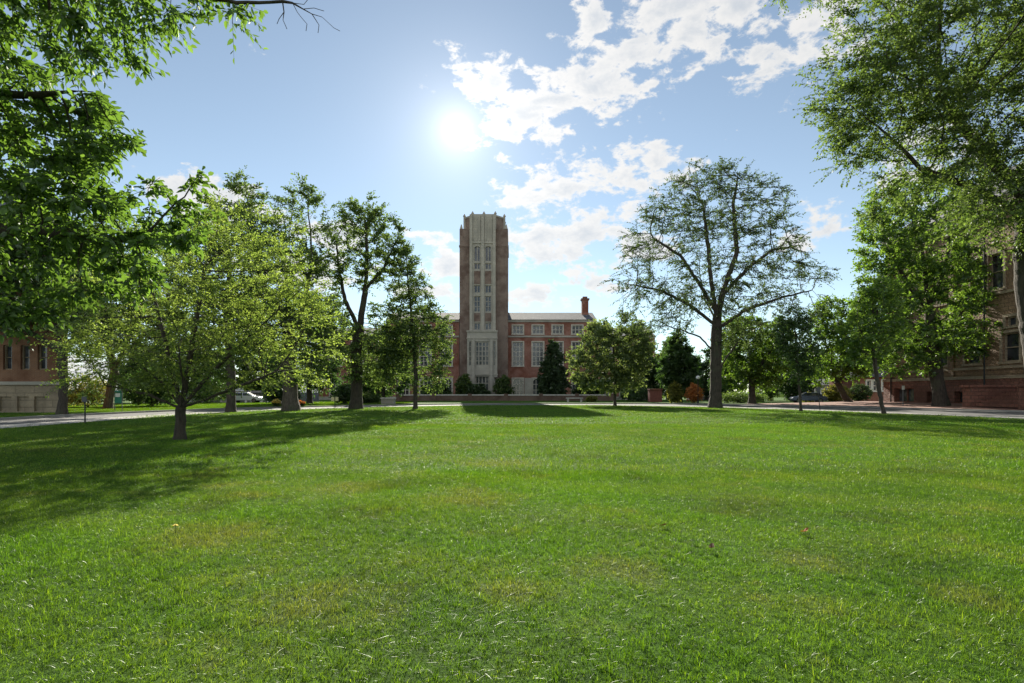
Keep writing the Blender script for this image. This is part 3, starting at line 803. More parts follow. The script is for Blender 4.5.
mb = MB(root3.location); A = [(XW - .5, y_near, ztop), (XW - .5, y_far + .5, ztop), (XW + 8, y_far + .5, ztop + 6), (XW + 8, y_near, ztop + 6)]; B = [(XW + 16.5, y_near, ztop), (XW + 16.5, y_far + .5, ztop)]
mb.face(A); mb.face([A[3], A[2], B[1], B[0]]); mb.face([A[0], A[3], B[0]]); mb.face([A[1], B[1], A[2]]); mb.build('roof', M['slate'], root3)
for yy in (69.3, 55.6):
    mb = MB(root3.location); mb.tube((XW - .42, yy, .45), (XW - .42, yy, ztop - .6), .07); mb.build('drainpipe', M['dark_metal'], root3)
# steps and cheek walls of its entrance
mb = MB(root3.location)
for i in range(7): mb.box((XW - .3 - 3.6 + i * .45, 47.4, .3), (XW - .27, 52.2, .46 + .17 * (i + 1)))
mb.build('steps', M['red_stone'], root3)
for yy in (52.25, 46.4):
    mb = MB(root3.location); mb.box((XW - 4.3, yy, .2), (XW - .27, yy + 1, 2.0), .04); mb.box((XW - 4.5, yy - .1, 2.004), (XW - .3, yy + 1.1, 2.22), .04); mb.build('cheek_wall', M['red_stone'], root3)
f = Facade((XW - .27, 0, 0), (0, 1, 0), (-1, 0, 0), root3); mb = MB(); f.slab(mb, 48.2, 51.4, 1.62, 3.7, -.05, .2); mb.build('door', M['sign_dark'], root3)

# ---- left: orange brick building on a stone base
LY = 41.5
xr = (64 - 512) / F * LY
root4 = empty('brick_building', (xr - 8, LY, G), 'orange brick building on a pale stone base at the left edge', 'building')
fl = Facade((0, LY, 0), (1, 0, 0), (0, -1, 0), root4)
def lx(px): return (px - 512) / F * LY
def lz(py): return EYE + (HZ - py) / F * LY
zb = lz(384.5); ztl = 13.5
ups = [(lx(20.5), lx(29.5)), (lx(37.5), lx(47)), (lx(3), lx(12)), (lx(-14), lx(-5)), (lx(-32), lx(-23))]
fl.open = [(a, b, lz(369.5), lz(345)) for a, b in ups] + [(a, b, lz(369.5) + 4.2, lz(345) + 4.2) for a, b in ups]
opsu = list(fl.open)
fl.wall(xr - 22, xr, zb, ztl, M['brick_orange'], 'upper_wall', .35)
for o_ in opsu: fl.window(*o_, M['buff_stone'], 1, 2, .07, 0, .35)
fl2 = Facade((0, LY - .18, 0), (1, 0, 0), (0, -1, 0), root4)
lo = [(a - .1, b + .1, lz(411.3), lz(396.5)) for a, b in ups]; fl2.open = list(lo)
fl2.wall(xr - 22, xr + .18, G - .05, zb - .02, M['buff_stone'], 'base_wall', .5, .17)
for o_ in lo: fl2.window(*o_, M['buff_stone'], 1, 1, .08, 0, .5)
fl2.band(xr - 22, xr + .2, zb - .02, zb + .2, .14, M['limestone'], 'belt_course')
mb = MB(root4.location); mb.prism([(xr - 22, LY + .36), (xr, LY + .36), (xr * (LY + 14) / LY - 1.2, LY + 14), (xr - 22, LY + 14)], G - .05, ztl - .01); mb.build('body', M['brick_orange'], root4)
mb = MB(root4.location); A = [(xr - 22, LY - .6, ztl), (xr + .6, LY - .6, ztl), (xr - 9, LY + 7, ztl + 4), (xr - 18, LY + 7, ztl + 4)]; B = [(xr - 22, LY + 14.5, ztl), (xr * (LY + 14.5) / LY - .8, LY + 14.5, ztl)]
mb.face(A); mb.face([A[3], A[2], B[1], B[0]]); mb.face([A[0], A[3], B[0]]); mb.face([A[1], B[1], A[2]]); mb.build('roof', M['slate'], root4)

# ---- distant low buildings
def low_house(name, label, pxa, pxb, Y, pyt, wall_m, wins, roof_py=None, cols=2, rows=2, win_m='white_paint', pillars=(), depth=9, pts=None):
    a, b = tx(pxa, Y), tx(pxb, Y); r = empty(name, ((a + b) / 2, Y, .05), label, 'building'); f = Facade((0, Y, 0), (1, 0, 0), (0, -1, 0), r)
    f.open = [(tx(p, Y), tx(q, Y), tz(d, Y), tz(c, Y)) for p, q, c, d in wins]; ws = list(f.open); zt_ = tz(pyt, Y)
    f.wall(a, b, .05, zt_, M[wall_m], 'wall', .25)
    for o_ in ws: f.window(*o_, M[win_m], cols, rows, .12, .18, .25)
    mb = MB(r.location); mb.box((a, Y + .26, .05), (b, Y + depth, zt_ - .01)); mb.build('body', M[wall_m], r)
    if roof_py:
        zr = tz(roof_py, Y + depth / 2); mb = MB(r.location); A = [(a - .4, Y - .5, zt_), (b + .4, Y - .5, zt_), (b + .4, Y + depth / 2, zr), (a - .4, Y + depth / 2, zr)]; B = [(a - .4, Y + depth + .5, zt_), (b + .4, Y + depth + .5, zt_)]
        mb.face(A); mb.face([A[3], A[2], B[1], B[0]]); mb.face([A[0], A[3], B[0]]); mb.face([A[1], B[1], A[2]]); mb.build('roof', M['slate'], r)
    else: f.band(a - .05, b + .05, zt_, zt_ + .25, .25, M['trim_pale'], 'parapet')
    for p in pillars:
        mb = MB(r.location); u = tx(p, Y - 1.2); mb.box((u - .13, Y - 1.33, .05), (u + .13, Y - 1.07, zt_ - .05)); mb.build('pillar', M['white_paint'], r)
    if pillars:
        mb = MB(r.location); mb.box((a, Y - 1.5, zt_ - .05), (b, Y - .002, zt_ + .2)); mb.build('porch_roof', M['grey_wall'], r)
    return r
low_house('garage_building', 'low grey garage building with white posts, seen under the branches on the left', 186, 300, 92, 392.5, 'grey_wall', [(195, 204, 396, 402), (222, 232, 396, 402), (252, 262, 396, 402)], None, 2, 1, pillars=(190, 209, 227, 246, 268, 286))
low_house('gabled_house', 'red brick house with white window frames and grey roof between two right-hand trunks', 860, 893, 92, 377, 'brick_red', [(866.5, 870.5, 380.5, 391), (873, 877, 380.5, 391), (882, 887, 380.5, 391)], 357, 1, 2)
low_house('pale_building', 'pale stuccoed building with a row of white windows seen beyond the street on the right', 806, 852, 112, 385, 'limestone', [(818, 824, 389.5, 398), (827, 833, 389.5, 398), (836, 842, 389.5, 398), (845, 849, 389.5, 398), (809, 814, 389.5, 398)], 379, 2, 2)
low_house('grey_house', 'small grey house with slate roof behind the thick trunk of the tall airy tree', 700, 732, 118, 386, 'grey_wall', [(703, 708, 389, 396), (712, 717, 389, 396), (722, 727, 389, 396)], 379, 2, 2)

# ------------------------------------------------------------------ trees
def P2(lst): return lst
# young broad tree on the lawn
tree('young_elm', 'young broad spreading tree with yellow-green layered leaves standing alone on the left of the lawn', 'tree', 18.8,
     [[(180, 440), (180.5, 424), (181, 408)], [(181, 410), (165, 385), (135, 362)], [(181, 408), (188, 370), (196, 320), (205, 265)], [(181, 408), (205, 380), (240, 345)], [(181, 409), (172, 370), (160, 320), (150, 280)],
      [(181, 409, 0), (150, 395, 0), (105, 385, .6)], [(181, 409), (222, 393, -.5), (275, 372, -1)], [(181, 408), (183, 385, -1.2), (178, 345, -2.2)], [(181, 408), (190, 385, 1.2), (200, 350, 2.4)]],
     .155, [(205, 290, 85, 75), (190, 340, 125, 48), (245, 260, 60, 45), (105, 345, 50, 42), (300, 335, 42, 55), (243, 220, 34, 26), (150, 315, 80, 70), (275, 300, 55, 45), (215, 240, 30, 30), (85, 380, 32, 18), (270, 375, 55, 18)],
     ('bark_dark', 'leaf_elm'), .085, 3, n_attr=1500, step=.22, kill=.34, n_leaves=62000, k=15, tw=.75, wid=.55, droop=.08, flat=.88, twigs=True, out=.95, r_tip=.004, max_sub=7, up=.03, depth=.8, rag=.95, dens=.62)
# left back row
tree('dark_tree', 'dark-crowned tree at the corner of the orange brick building', 'tree', 38.5, [[(62, 414.2), (64, 385), (61, 352), (55, 320)], [(62, 355), (80, 330), (95, 310)], [(61, 352), (35, 335), (12, 322)]],
     .27, [(40, 300, 62, 34), (5, 285, 55, 42), (75, 280, 55, 46), (98, 330, 34, 22), (30, 250, 60, 40), (-40, 290, 50, 40)], ('bark_dark', 'leaf_dark'), .2, 12, step=.55, kill=.95, n_leaves=26000, tw=.9, r_tip=.012)
tree('leaning_tree', 'tall tree with a brown forked leaning trunk behind the young spreading tree', 'tree', 52, [[(107, 412), (111, 388), (115, 368)], [(115, 368), (126, 345), (138, 315)], [(114, 372), (108, 345), (100, 300), (95, 260)]],
     .36, [(120, 300, 60, 50), (150, 325, 42, 38), (85, 285, 45, 45), (110, 250, 55, 40), (160, 280, 35, 30)], ('bark_pale', 'leaf_mid'), .22, 13, step=.65, kill=1.1, n_leaves=22000, tw=1., r_tip=.014)
tree('tall_tree', 'tall bushy tree whose straight trunk stands left of the flower clumps', 'tree', 46, [[(231, 413.5), (231, 380), (229, 340), (230, 290), (228, 240)]],
     .34, [(222, 225, 26, 30), (238, 300, 38, 55), (203, 255, 30, 40), (250, 240, 25, 30), (190, 310, 35, 35)], ('bark_dark', 'leaf_mid'), .21, 14, step=.6, kill=1., n_leaves=19000, tw=.9)
tree('tall_tree', 'tall high-reaching tree with the thickest pale grey trunk of the left back row', 'tree', 49, [[(291, 411), (290, 385), (289, 350), (288, 310), (285, 260)], [(289, 335), (305, 300), (312, 260)], [(288, 320), (265, 290), (252, 250)]],
     .58, [(302, 208, 26, 26), (290, 255, 38, 42), (254, 212, 30, 26), (270, 310, 45, 45), (322, 335, 24, 45), (240, 186, 22, 10), (320, 232, 18, 20), (300, 186, 14, 10)], ('bark_grey', 'leaf_mid'), .21, 15, step=.62, kill=1.05, n_leaves=21000, tw=.95, rag=.6)
tree('tall_elm', 'tall slender tree with a see-through rounded crown on a dark trunk left of the tower', 'tree', 55, [[(356, 409.5), (357, 380), (356, 350), (361, 318), (366, 285), (367, 255), (366, 230)], [(359, 330), (345, 300), (338, 262), (336, 240)], [(365, 290), (384, 268), (392, 250)]],
     .52, [(367, 222, 32, 24), (342, 240, 24, 26), (388, 245, 24, 26), (366, 268, 36, 22), (335, 320, 18, 35), (365, 350, 34, 34), (395, 335, 24, 30), (330, 270, 14, 24), (350, 212, 20, 12)], ('bark_dark', 'leaf_mid'), .22, 16, n_attr=650, step=.62, kill=1.05, n_leaves=17500, tw=.9, rag=.6)
tree('young_tree', 'slim young tree with a thin straight trunk just left of the tower', 'tree', 55, [[(415, 409.3), (416, 375), (414, 345), (411, 310), (408, 280), (406, 252)]],
     .2, [(406, 266, 15, 24), (412, 292, 22, 20), (418, 325, 28, 30), (398, 352, 20, 28), (437, 342, 17, 38), (428, 376, 24, 15), (400, 300, 18, 20), (385, 370, 18, 18)], ('bark_dark', 'leaf_mid'), .2, 17, n_attr=600, step=.5, kill=.85, n_leaves=14000, tw=.8, rag=.6)
tree('bushy_tree', 'low bushy tree filling the gap between the see-through tree and the slim young tree', 'tree', 84, [[(384, 404), (383, 385), (380, 360)]], .3, [(376, 365, 24, 26), (398, 372, 22, 22), (360, 380, 16, 16), (384, 345, 18, 18)], ('bark_dark', 'leaf_dark'), .3, 18, n_attr=350, step=.8, kill=1.3, n_leaves=9000, tw=1.)
bk = tree('bushy_tree', 'dark dense tree behind the thick grey trunk on the left', 'tree', 78, [[(310, 404.5), (309, 380), (306, 350)]], .35, [(306, 355, 26, 30), (325, 370, 18, 20), (286, 368, 22, 24), (308, 320, 20, 28)], ('bark_dark', 'leaf_dark'), .3, 19, n_attr=400, step=.8, kill=1.3, n_leaves=12000, tw=1.)
# centre and right
tree('conifer', 'dark upright conical evergreen against the red brick wing', 'tree', 112, [[(553, 399.5), (553, 380), (553, 350)]], .25, [(553, 350, 7, 11), (553, 362, 11, 12), (553, 374, 15, 12), (553, 386, 17, 10)], ('bark_dark', 'leaf_conifer'), .4, 21, n_attr=420, step=.7, kill=1.05, n_leaves=11000, tw=.7, flat=.2, droop=.4)
tree('round_tree', 'round leafy tree with a yellow-green sunlit side in front of the brick wing', 'tree', 68, [[(615, 406), (615, 388), (614, 365), (613, 340)]], .17, [(613, 350, 36, 34), (590, 366, 22, 24), (636, 348, 20, 30), (622, 324, 22, 14), (610, 381, 38, 11), (598, 338, 18, 18)], ('bark_dark', 'leaf_round'), .26, 22, n_attr=800, step=.55, kill=.9, n_leaves=22000, tw=.75, dens=.8, rag=.6)
tree('conical_tree', 'dark dense conical tree right of the round tree and behind the small red maple', 'tree', 84, [[(680, 403), (680, 385), (680, 350)]], .3, [(678, 343, 9, 14), (679, 360, 16, 16), (682, 378, 18, 15), (670, 372, 12, 16), (690, 368, 10, 14)], ('bark_dark', 'leaf_dark'), .32, 23, n_attr=450, step=.7, kill=1.1, n_leaves=14000, tw=.8, flat=.3)
tree('honey_locust', 'huge airy thin-leaved tree with dark spreading limbs right of the round tree', 'tree', 59,
     [[(715, 408), (716, 385), (716, 350), (717, 318)], [(716.5, 352), (700, 337), (685, 331), (668, 326)], [(717, 378), (728, 355), (745, 333), (765, 322)], [(717, 318), (724, 288), (737, 252), (733, 205), (738, 178)], [(717, 318), (711, 282), (708, 245), (703, 205)],
      [(717, 330), (745, 310), (780, 298), (812, 290)], [(717, 316), (700, 285), (680, 255), (655, 240)], [(722, 296), (748, 268), (772, 250), (798, 245)], [(716, 326), (690, 305), (660, 290), (632, 285)], [(717, 320), (722, 295, -3), (730, 265, -5)], [(717, 322), (705, 300, 3), (700, 275, 5)]],
     .55, [(715, 185, 48, 24), (688, 212, 48, 32), (748, 212, 42, 38), (660, 242, 40, 32), (700, 250, 60, 38), (762, 250, 42, 36), (640, 280, 36, 24), (800, 272, 36, 16), (680, 295, 50, 26), (748, 298, 52, 24), (650, 318, 34, 14), (795, 305, 38, 16), (770, 325, 40, 12), (735, 335, 25, 14), (672, 325, 26, 10)],
     ('bark_dark', 'leaf_airy'), .21, 24, n_attr=1500, step=.62, kill=1.0, n_leaves=34000, k=14, tw=1.6, twigs=True, wid=.42, droop=.3, flat=.5, r_tip=.014, max_sub=6, rag=.8, dens=.88)
tree('leafy_tree', 'full yellow-green tree right behind the limb of the huge airy tree', 'tree', 74, [[(752, 404), (752, 380), (750, 350)], [(752, 378), (768, 355), (778, 340)]], .4, [(750, 352, 34, 28), (742, 334, 26, 20), (775, 345, 24, 28), (735, 372, 20, 18), (765, 375, 26, 14)], ('bark_dark', 'leaf_maple'), .28, 25, n_attr=600, step=.65, kill=1.1, n_leaves=17000, tw=.9)
tree('young_tree', 'thin young dark-leaved tree at the lawn edge right of the huge airy tree', 'tree', 48, [[(801, 411.2), (799, 385), (797, 355), (796, 335)]], .11, [(796, 340, 20, 30), (789, 322, 14, 16), (806, 356, 16, 18), (800, 374, 13, 9)], ('bark_dark', 'leaf_dark'), .17, 26, n_attr=450, step=.4, kill=.65, n_leaves=11000, tw=.6, zmin=1.5, dens=.5, rag=.7)
tree('low_branching_tree', 'tree with a leaning trunk and one low arm above yellow shrubs by the street', 'tree', 74, [[(849, 403.5), (843, 393), (836, 380), (832, 362)], [(844, 394), (832, 389), (822, 388), (815, 385)], [(838, 384), (852, 362), (862, 345)]], .36, [(838, 348, 28, 28), (830, 322, 22, 28), (860, 335, 26, 32), (850, 368, 28, 12), (818, 372, 14, 12)], ('bark_dark', 'leaf_maple'), .27, 27, n_attr=600, step=.6, kill=1., n_leaves=17000, tw=.9)
tree('young_tree', 'slim leaning young tree on the lawn edge before the red stone building', 'tree', 42, [[(884, 414.5), (880, 395), (876, 372), (873, 348)]], .14, [(868, 330, 26, 30), (880, 300, 22, 25), (862, 352, 18, 14), (890, 328, 16, 20)], ('bark_dark', 'leaf_maple'), .19, 28, n_attr=500, step=.38, kill=.62, n_leaves=13000, tw=.6, zmin=2, dens=.45, rag=.7)
tree('maple', 'big maple with a thick dark trunk on the brick pavement before the stone building', 'tree', 56, [[(941, 405.8), (938, 385), (934, 358), (931, 325), (926, 285), (922, 245)], [(934, 355), (955, 325), (968, 300)], [(933, 345), (908, 320), (888, 300)], [(929, 310), (945, 270), (950, 235)], [(930, 315), (905, 280), (893, 255)]],
     .58, [(922, 212, 40, 40), (898, 250, 40, 45), (944, 268, 38, 38), (888, 302, 36, 36), (962, 320, 32, 22), (928, 340, 58, 22), (895, 358, 34, 16), (985, 340, 26, 16), (880, 215, 22, 30), (868, 345, 22, 20), (968, 292, 28, 28), (955, 240, 24, 26)], ('bark_dark', 'leaf_maple'), .25, 29, n_attr=1200, step=.6, kill=1., n_leaves=34000, tw=.9, rag=.55)
# near right tree, its trunk at the frame's edge
tree('big_locust', 'large feathery-leaved tree overhanging the top right of the lawn, trunk at the right edge', 'tree', 17.2,
     [[(15.8, 17.4, 0), (15.5, 17.4, 2.5), (15.2, 17.4, 4.8), (15.2, 17.4, 7.2), (15.5, 17.5, 9.5)], [(15.2, 17.4, 6.6), (13.6, 17.4, 7.6), (12.2, 17.6, 8.2)], [(15.2, 17.4, 7.2), (14.2, 17.9, 9), (13.2, 18.2, 10.6)], [(15.2, 17.4, 7.4), (16.5, 17.8, 9.5), (18, 18.2, 11.5)],
      [(15.2, 17.4, 5.6), (14.2, 17.9, 6.1), (13.4, 18.2, 6.5)], [(15.2, 17.4, 6.4), (17, 16.6, 7.6), (19, 16.3, 8.6)]],
     .3, [(880, 80, 66, 58), (862, 145, 44, 30), (950, 60, 90, 70), (990, 150, 58, 60), (925, 120, 68, 48), (1060, 40, 90, 80), (1100, 150, 80, 70), (905, 190, 44, 22), (985, 215, 50, 22), (838, 85, 30, 30), (872, 10, 50, 28), (960, -30, 90, 50), (845, 120, 26, 26), (875, 215, 22, 12), (1000, 225, 60, 28, -1.5), (1010, 130, 50, 60, -2.2), (1000, 50, 60, 50, -2.2), (960, 190, 50, 26, -1)],
     ('bark_dark', 'leaf_locust'), .105, 31, n_attr=1700, step=.3, kill=.48, n_leaves=125000, k=13, tw=.7, twigs=True, dens=.78, wid=.5, droop=.26, flat=.45, r_tip=.0045, max_sub=7, world=True, depth=.9, rag=.55, zmin=4)
tree('overhanging_tree', 'small-leaved tree whose bough tip hangs into the top of the picture right of the clouds', 'tree', 13.5,
     [[(12.8, 9.5, 0), (12.7, 9.6, 5), (12.2, 10.4, 9.5), (10.4, 12, 11.9)], [(10.4, 12, 11.9), (8.4, 13, 11.6), (6.9, 13.4, 10.9)], [(12.3, 10.2, 9), (13, 10, 12), (13.4, 9.8, 14)], [(12.3, 10.2, 9), (11, 9, 11.8), (10, 8.4, 13.2)]],
     .3, [(790, 2, 24, 12), (812, -18, 40, 22), (840, -60, 60, 40), (900, -90, 70, 60), (1000, -120, 90, 70)], ('bark_dark', 'leaf_locust'), .07, 32, n_attr=500, step=.3, kill=.45, n_leaves=16000, k=10, tw=.5, wid=.45, droop=.45, flat=.4, r_tip=.0045, world=True, zmin=6)
# near left ash trees
def tw_(*pts): return [tuple(W(px, py, Y)) for px, py, Y in pts]
tree('ash_tree', 'large dark green broad-leaved tree crowding the left edge with drooping boughs', 'tree', 9.6,
     [[(-12.2, 9.2, 0), (-12.1, 9.2, 2), (-11.8, 9.3, 4), (-11.5, 9.4, 6.5)], [(-12, 9.2, 3.2), (-10, 9.4, 3.9), (-8, 9.6, 4.2), (-6.2, 9.7, 4.0)], [(-11.9, 9.2, 3.8), (-10, 9, 5.2), (-8, 8.9, 6.0), (-6.4, 9, 6.1)], [(-12, 9.2, 2.8), (-10.3, 9.9, 3.0), (-8.4, 10.3, 3.0)],
      [(-11.6, 9.4, 6), (-10, 9.6, 7.6), (-8.6, 9.8, 8.6)], [(-11.8, 9.3, 4.4), (-13.5, 9.4, 6), (-15, 9.6, 7.5)], [(-11.8, 9.3, 4), (-12, 11, 5.6), (-12, 13, 6.8)]],
     .3, [(90, 205, 100, 66), (45, 120, 70, 60), (140, 240, 62, 34), (35, 275, 75, 50), (178, 190, 36, 26), (110, 140, 40, 36), (-60, 180, 90, 90), (-120, 80, 100, 80), (120, 285, 50, 18), (195, 225, 22, 12), (20, 315, 50, 14)],
     ('bark_dark', 'leaf_ash'), .118, 41, n_attr=800, step=.26, kill=.42, n_leaves=20500, k=8, tw=.36, wid=.52, droop=.22, flat=.5, near=True, twigs=True, r_tip=.005, max_sub=6, world=True, depth=.9, rag=.6, zmin=1.5)
tree('ash_tree', 'tree off the left edge whose leafy bough and bare twigs cross the top left corner', 'tree', 7.6,
     [[(-8.6, 5.2, 0), (-8.6, 5.3, 3), (-8.4, 5.6, 5.4), (-8.2, 6, 7.4)], [(-8.4, 5.6, 5.2), (-6.6, 6.8, 6.4), (-5.0, 7.5, 6.75), (-3.6, 7.7, 6.6)], [(-3.6, 7.7, 6.6), (-3.0, 7.7, 6.62), (-2.72, 7.7, 6.58)], tw_((278, 1, 7.7), (284, 12, 7.68), (283, 20, 7.66), (287, 29, 7.66)), tw_((284, 12, 7.68), (279, 19, 7.7), (277, 24, 7.7)), tw_((292, 5, 7.7), (303, 9, 7.72), (312, 14, 7.72), (319, 25, 7.72), (318, 33, 7.72)), tw_((303, 9, 7.72), (314, 8, 7.75), (324, 11, 7.75)),
      tw_((300, 3, 7.7), (309, -2, 7.7), (318, -4, 7.7)), tw_((312, 14, 7.72), (322, 17, 7.7), (334, 28, 7.7), (340, 31, 7.7)), tw_((296, 7, 7.7), (301, 17, 7.66), (307, 24, 7.66), (306, 31, 7.66)), [(-8.3, 5.8, 6.4), (-7, 6.8, 7.4), (-6, 7.2, 8.2)], [(-8.3, 5.8, 6), (-10, 5.5, 7.6), (-11.5, 5.4, 9)]],
     .3, [(55, 25, 70, 32), (140, 18, 70, 24), (212, 12, 36, 20), (95, 62, 42, 20), (0, -40, 110, 50), (150, -40, 80, 40), (-120, -20, 120, 90), (10, 45, 40, 24), (238, 22, 14, 10)],
     ('bark_dark', 'leaf_ash'), .1, 42, n_attr=520, step=.26, kill=.42, n_leaves=12500, k=7, tw=.34, wid=.46, droop=.36, flat=.45, near=True, twigs=True, r_tip=.004, max_sub=6, world=True, depth=.9, rag=.6, zmin=4, keep=lambda P: (512 + P[:, 0] / P[:, 1] * F) < 258)

# distant trees along the far side: each its own, sharing three crowns
far_specs = [(640, 108, 1.0, 'distant dark tree between the round tree and the red pier'), (668, 128, 1.25, 'distant dark tree rising behind the conical tree'), (706, 118, .95, 'distant green tree directly behind the thick trunk of the huge airy tree'),
             (728, 100, .85, 'distant green tree just right of the thick trunk of the huge airy tree'), (770, 112, 1.1, 'distant dark tree behind the full yellow-green tree'), (795, 96, .8, 'distant dark tree behind the thin young tree at the lawn edge'),
             (812, 132, 1.1, 'distant tree above the pale building on the right'), (880, 118, 1.0, 'distant tree above the grey roof of the brick house'), (155, 84, .95, 'distant dark tree behind the young spreading tree, right of the green sign'),
             (205, 104, 1.15, 'distant tree behind the grey garage building'), (262, 112, 1.3, 'distant tree rising over the right end of the grey garage'), (22, 96, 1.1, 'distant tree behind the orange brick building'), (135, 120, .9, 'distant pale tree left of the garage, seen past the leaning trunk')]
protos = []
for i, (px, Y, s, lab) in enumerate(far_specs):
    loc = W(px, HZ + F * 1.45 / Y, Y)
    if i < 3:
        mat = ('leaf_dark', 'leaf_mid', 'leaf_dark')[i]
        c = lambda dx, h: (px + dx * F / Y, HZ - (h - 1.5) * F / Y)
        lob = [(*c(0, 6.4), 3.4 * F / Y, 3.6 * F / Y), (*c(-2.2, 4.4), 2.6 * F / Y, 2.6 * F / Y), (*c(2.3, 4.6), 2.6 * F / Y, 2.8 * F / Y), (*c(.6, 8.8), 2.2 * F / Y, 2.2 * F / Y), (*c(0, 2.4), 3.2 * F / Y, 1.6 * F / Y)]
        t = tree('distant_tree', lab, 'tree', Y, [[(px, HZ + F * 1.45 / Y), c(.1, 2.2), c(0, 5)]], .3, lob, ('bark_dark', mat), .38, 60 + i, n_attr=380, step=.75, kill=1.2, n_leaves=9000, tw=1., group='trees along the far side of the campus')
        t.scale = (s,) * 3; protos.append(t)
    else: copy_tree(protos[i % 3], loc, s, i * 1.7, lab, 'trees along the far side of the campus')

# ------------------------------------------------------------------ shrubs and flowers
def shrub(name, label, px, Y, w, h, mat, leaf, n, seed, base=None, cat='shrub', group=None, tall=False):
    """w, h in metres"""
    z0 = base if base is not None else G; s = F / Y; x = tx(px, Y); py = lambda z: HZ - (z - EYE) * s
    b = (x, Y, z0); pths = [[(x, Y, z0), (x + .02, Y, z0 + h * .25)]] + [[(x, Y, z0 + .02), (x + math.cos(a) * w * .25, Y + math.sin(a) * w * .25, z0 + h * .45)] for a in (.5, 2.1, 3.6, 5.2)]
    lob = [(px, py(z0 + h * .52), w * .45 * s, h * .42 * s), (px - w * .22 * s, py(z0 + h * .4), w * .28 * s, h * .32 * s), (px + w * .24 * s, py(z0 + h * .42), w * .26 * s, h * .34 * s), (px + w * .05 * s, py(z0 + h * .75), w * .26 * s, h * .25 * s)]
    st = max(.07, w * .07)
    return tree(name, label, cat, Y, pths, .03 + w * .01, lob, ('bark_dark', mat), leaf, seed, n_attr=220, step=st, kill=st * 1.6, n_leaves=n, k=6, tw=w * .14, wid=.6, droop=.15, flat=.3, r_tip=.006, world=True, zmin=z0 + .05, group=group)
shrub('yellow_shrub', 'yellow-green upright shrub beside the small red maple', 675, 82, 2.0, 3.1, 'leaf_yellow', .22, 2600, 71)
shrub('red_maple', 'small orange-red maple beside the yellow-green upright shrub', 694, 80, 2.3, 2.7, 'leaf_red', .2, 1500, 72, cat='tree')
shrub('round_shrub', 'pale round clipped shrub at the right end of the stone bench', 592, 90, 1.9, 1.0, 'leaf_yellow', .14, 1800, 73)
shrub('entrance_shrub', 'dark reddish shrub in front of the tower door', 478, 116, 4.4, 3.2, 'leaf_conifer', .3, 2600, 74)
shrub('entrance_shrub', 'tall dark shrub against the tower left of its door', 464, 118, 3.4, 5.2, 'leaf_mid', .32, 3200, 75)
shrub('entrance_shrub', 'tall dark shrub in the corner between tower and red brick wing', 504, 118, 4.0, 5.0, 'leaf_mid', .32, 3200, 76)
shrub('wing_shrub', 'low dark shrub under the arched windows right of the conical evergreen', 588, 116, 6.5, 4.0, 'leaf_dark', .32, 3200, 77)
shrub('wing_shrub', 'low dark shrub at the foot of the wing left of the tower', 437, 116, 5.5, 3.4, 'leaf_dark', .32, 3000, 78)
shrub('autumn_shrub', 'big yellowing bush beyond the drive beside the leaning trunk', 88, 58, 4.2, 3.2, 'leaf_yellow', .15, 4200, 79)
shrub('dark_shrub', 'large dark bush behind the young tree and right of the green sign', 152, 62, 6.5, 4.0, 'leaf_dark', .2, 6500, 80)
shrub('street_shrub', 'bright yellow-green bush under the low arm of the leaning-trunk tree', 836, 84, 4.2, 2.6, 'leaf_yellow', .17, 4200, 81)
shrub('street_shrub', 'small yellow-green bush left of the bright bush beyond the street', 811, 86, 2.6, 1.4, 'leaf_yellow', .17, 2000, 82)
shrub('street_shrub', 'dark purple-leaved bush in front of the brick house', 860, 86, 3.2, 2.7, 'leaf_conifer', .18, 2600, 83)
shrub('low_hedge', 'low green hedge along the far kerb behind the thick airy-tree trunk', 742, 82, 7.5, 1.5, 'leaf_mid', .17, 4200, 84, cat='hedge')
shrub('low_hedge', 'low green hedge beside the pale planter block left of the tower', 366, 80, 4.5, 1.3, 'leaf_mid', .17, 2800, 85, cat='hedge')
shrub('low_hedge', 'low dark hedge in front of the right end of the terrace wall', 640, 98, 6.5, 2.2, 'leaf_dark', .2, 3600, 86, cat='hedge')
shrub('backdrop_shrub', 'broad dark shrub before the left end of the grey garage', 208, 80, 6.0, 3.4, 'leaf_dark', .2, 4200, 101)
shrub('backdrop_shrub', 'dark shrub behind the yellow and whitish pink flowers', 281, 72, 4.6, 3.2, 'leaf_dark', .2, 4000, 102)
shrub('backdrop_shrub', 'dark shrub between the twin-panel sign and the see-through tree trunk', 345, 74, 3.4, 2.6, 'leaf_dark', .2, 3000, 103)
shrub('backdrop_shrub', 'tall dark shrub at the right of the see-through tree, before the low left wing', 372, 92, 6.0, 5.0, 'leaf_dark', .24, 4200, 104)
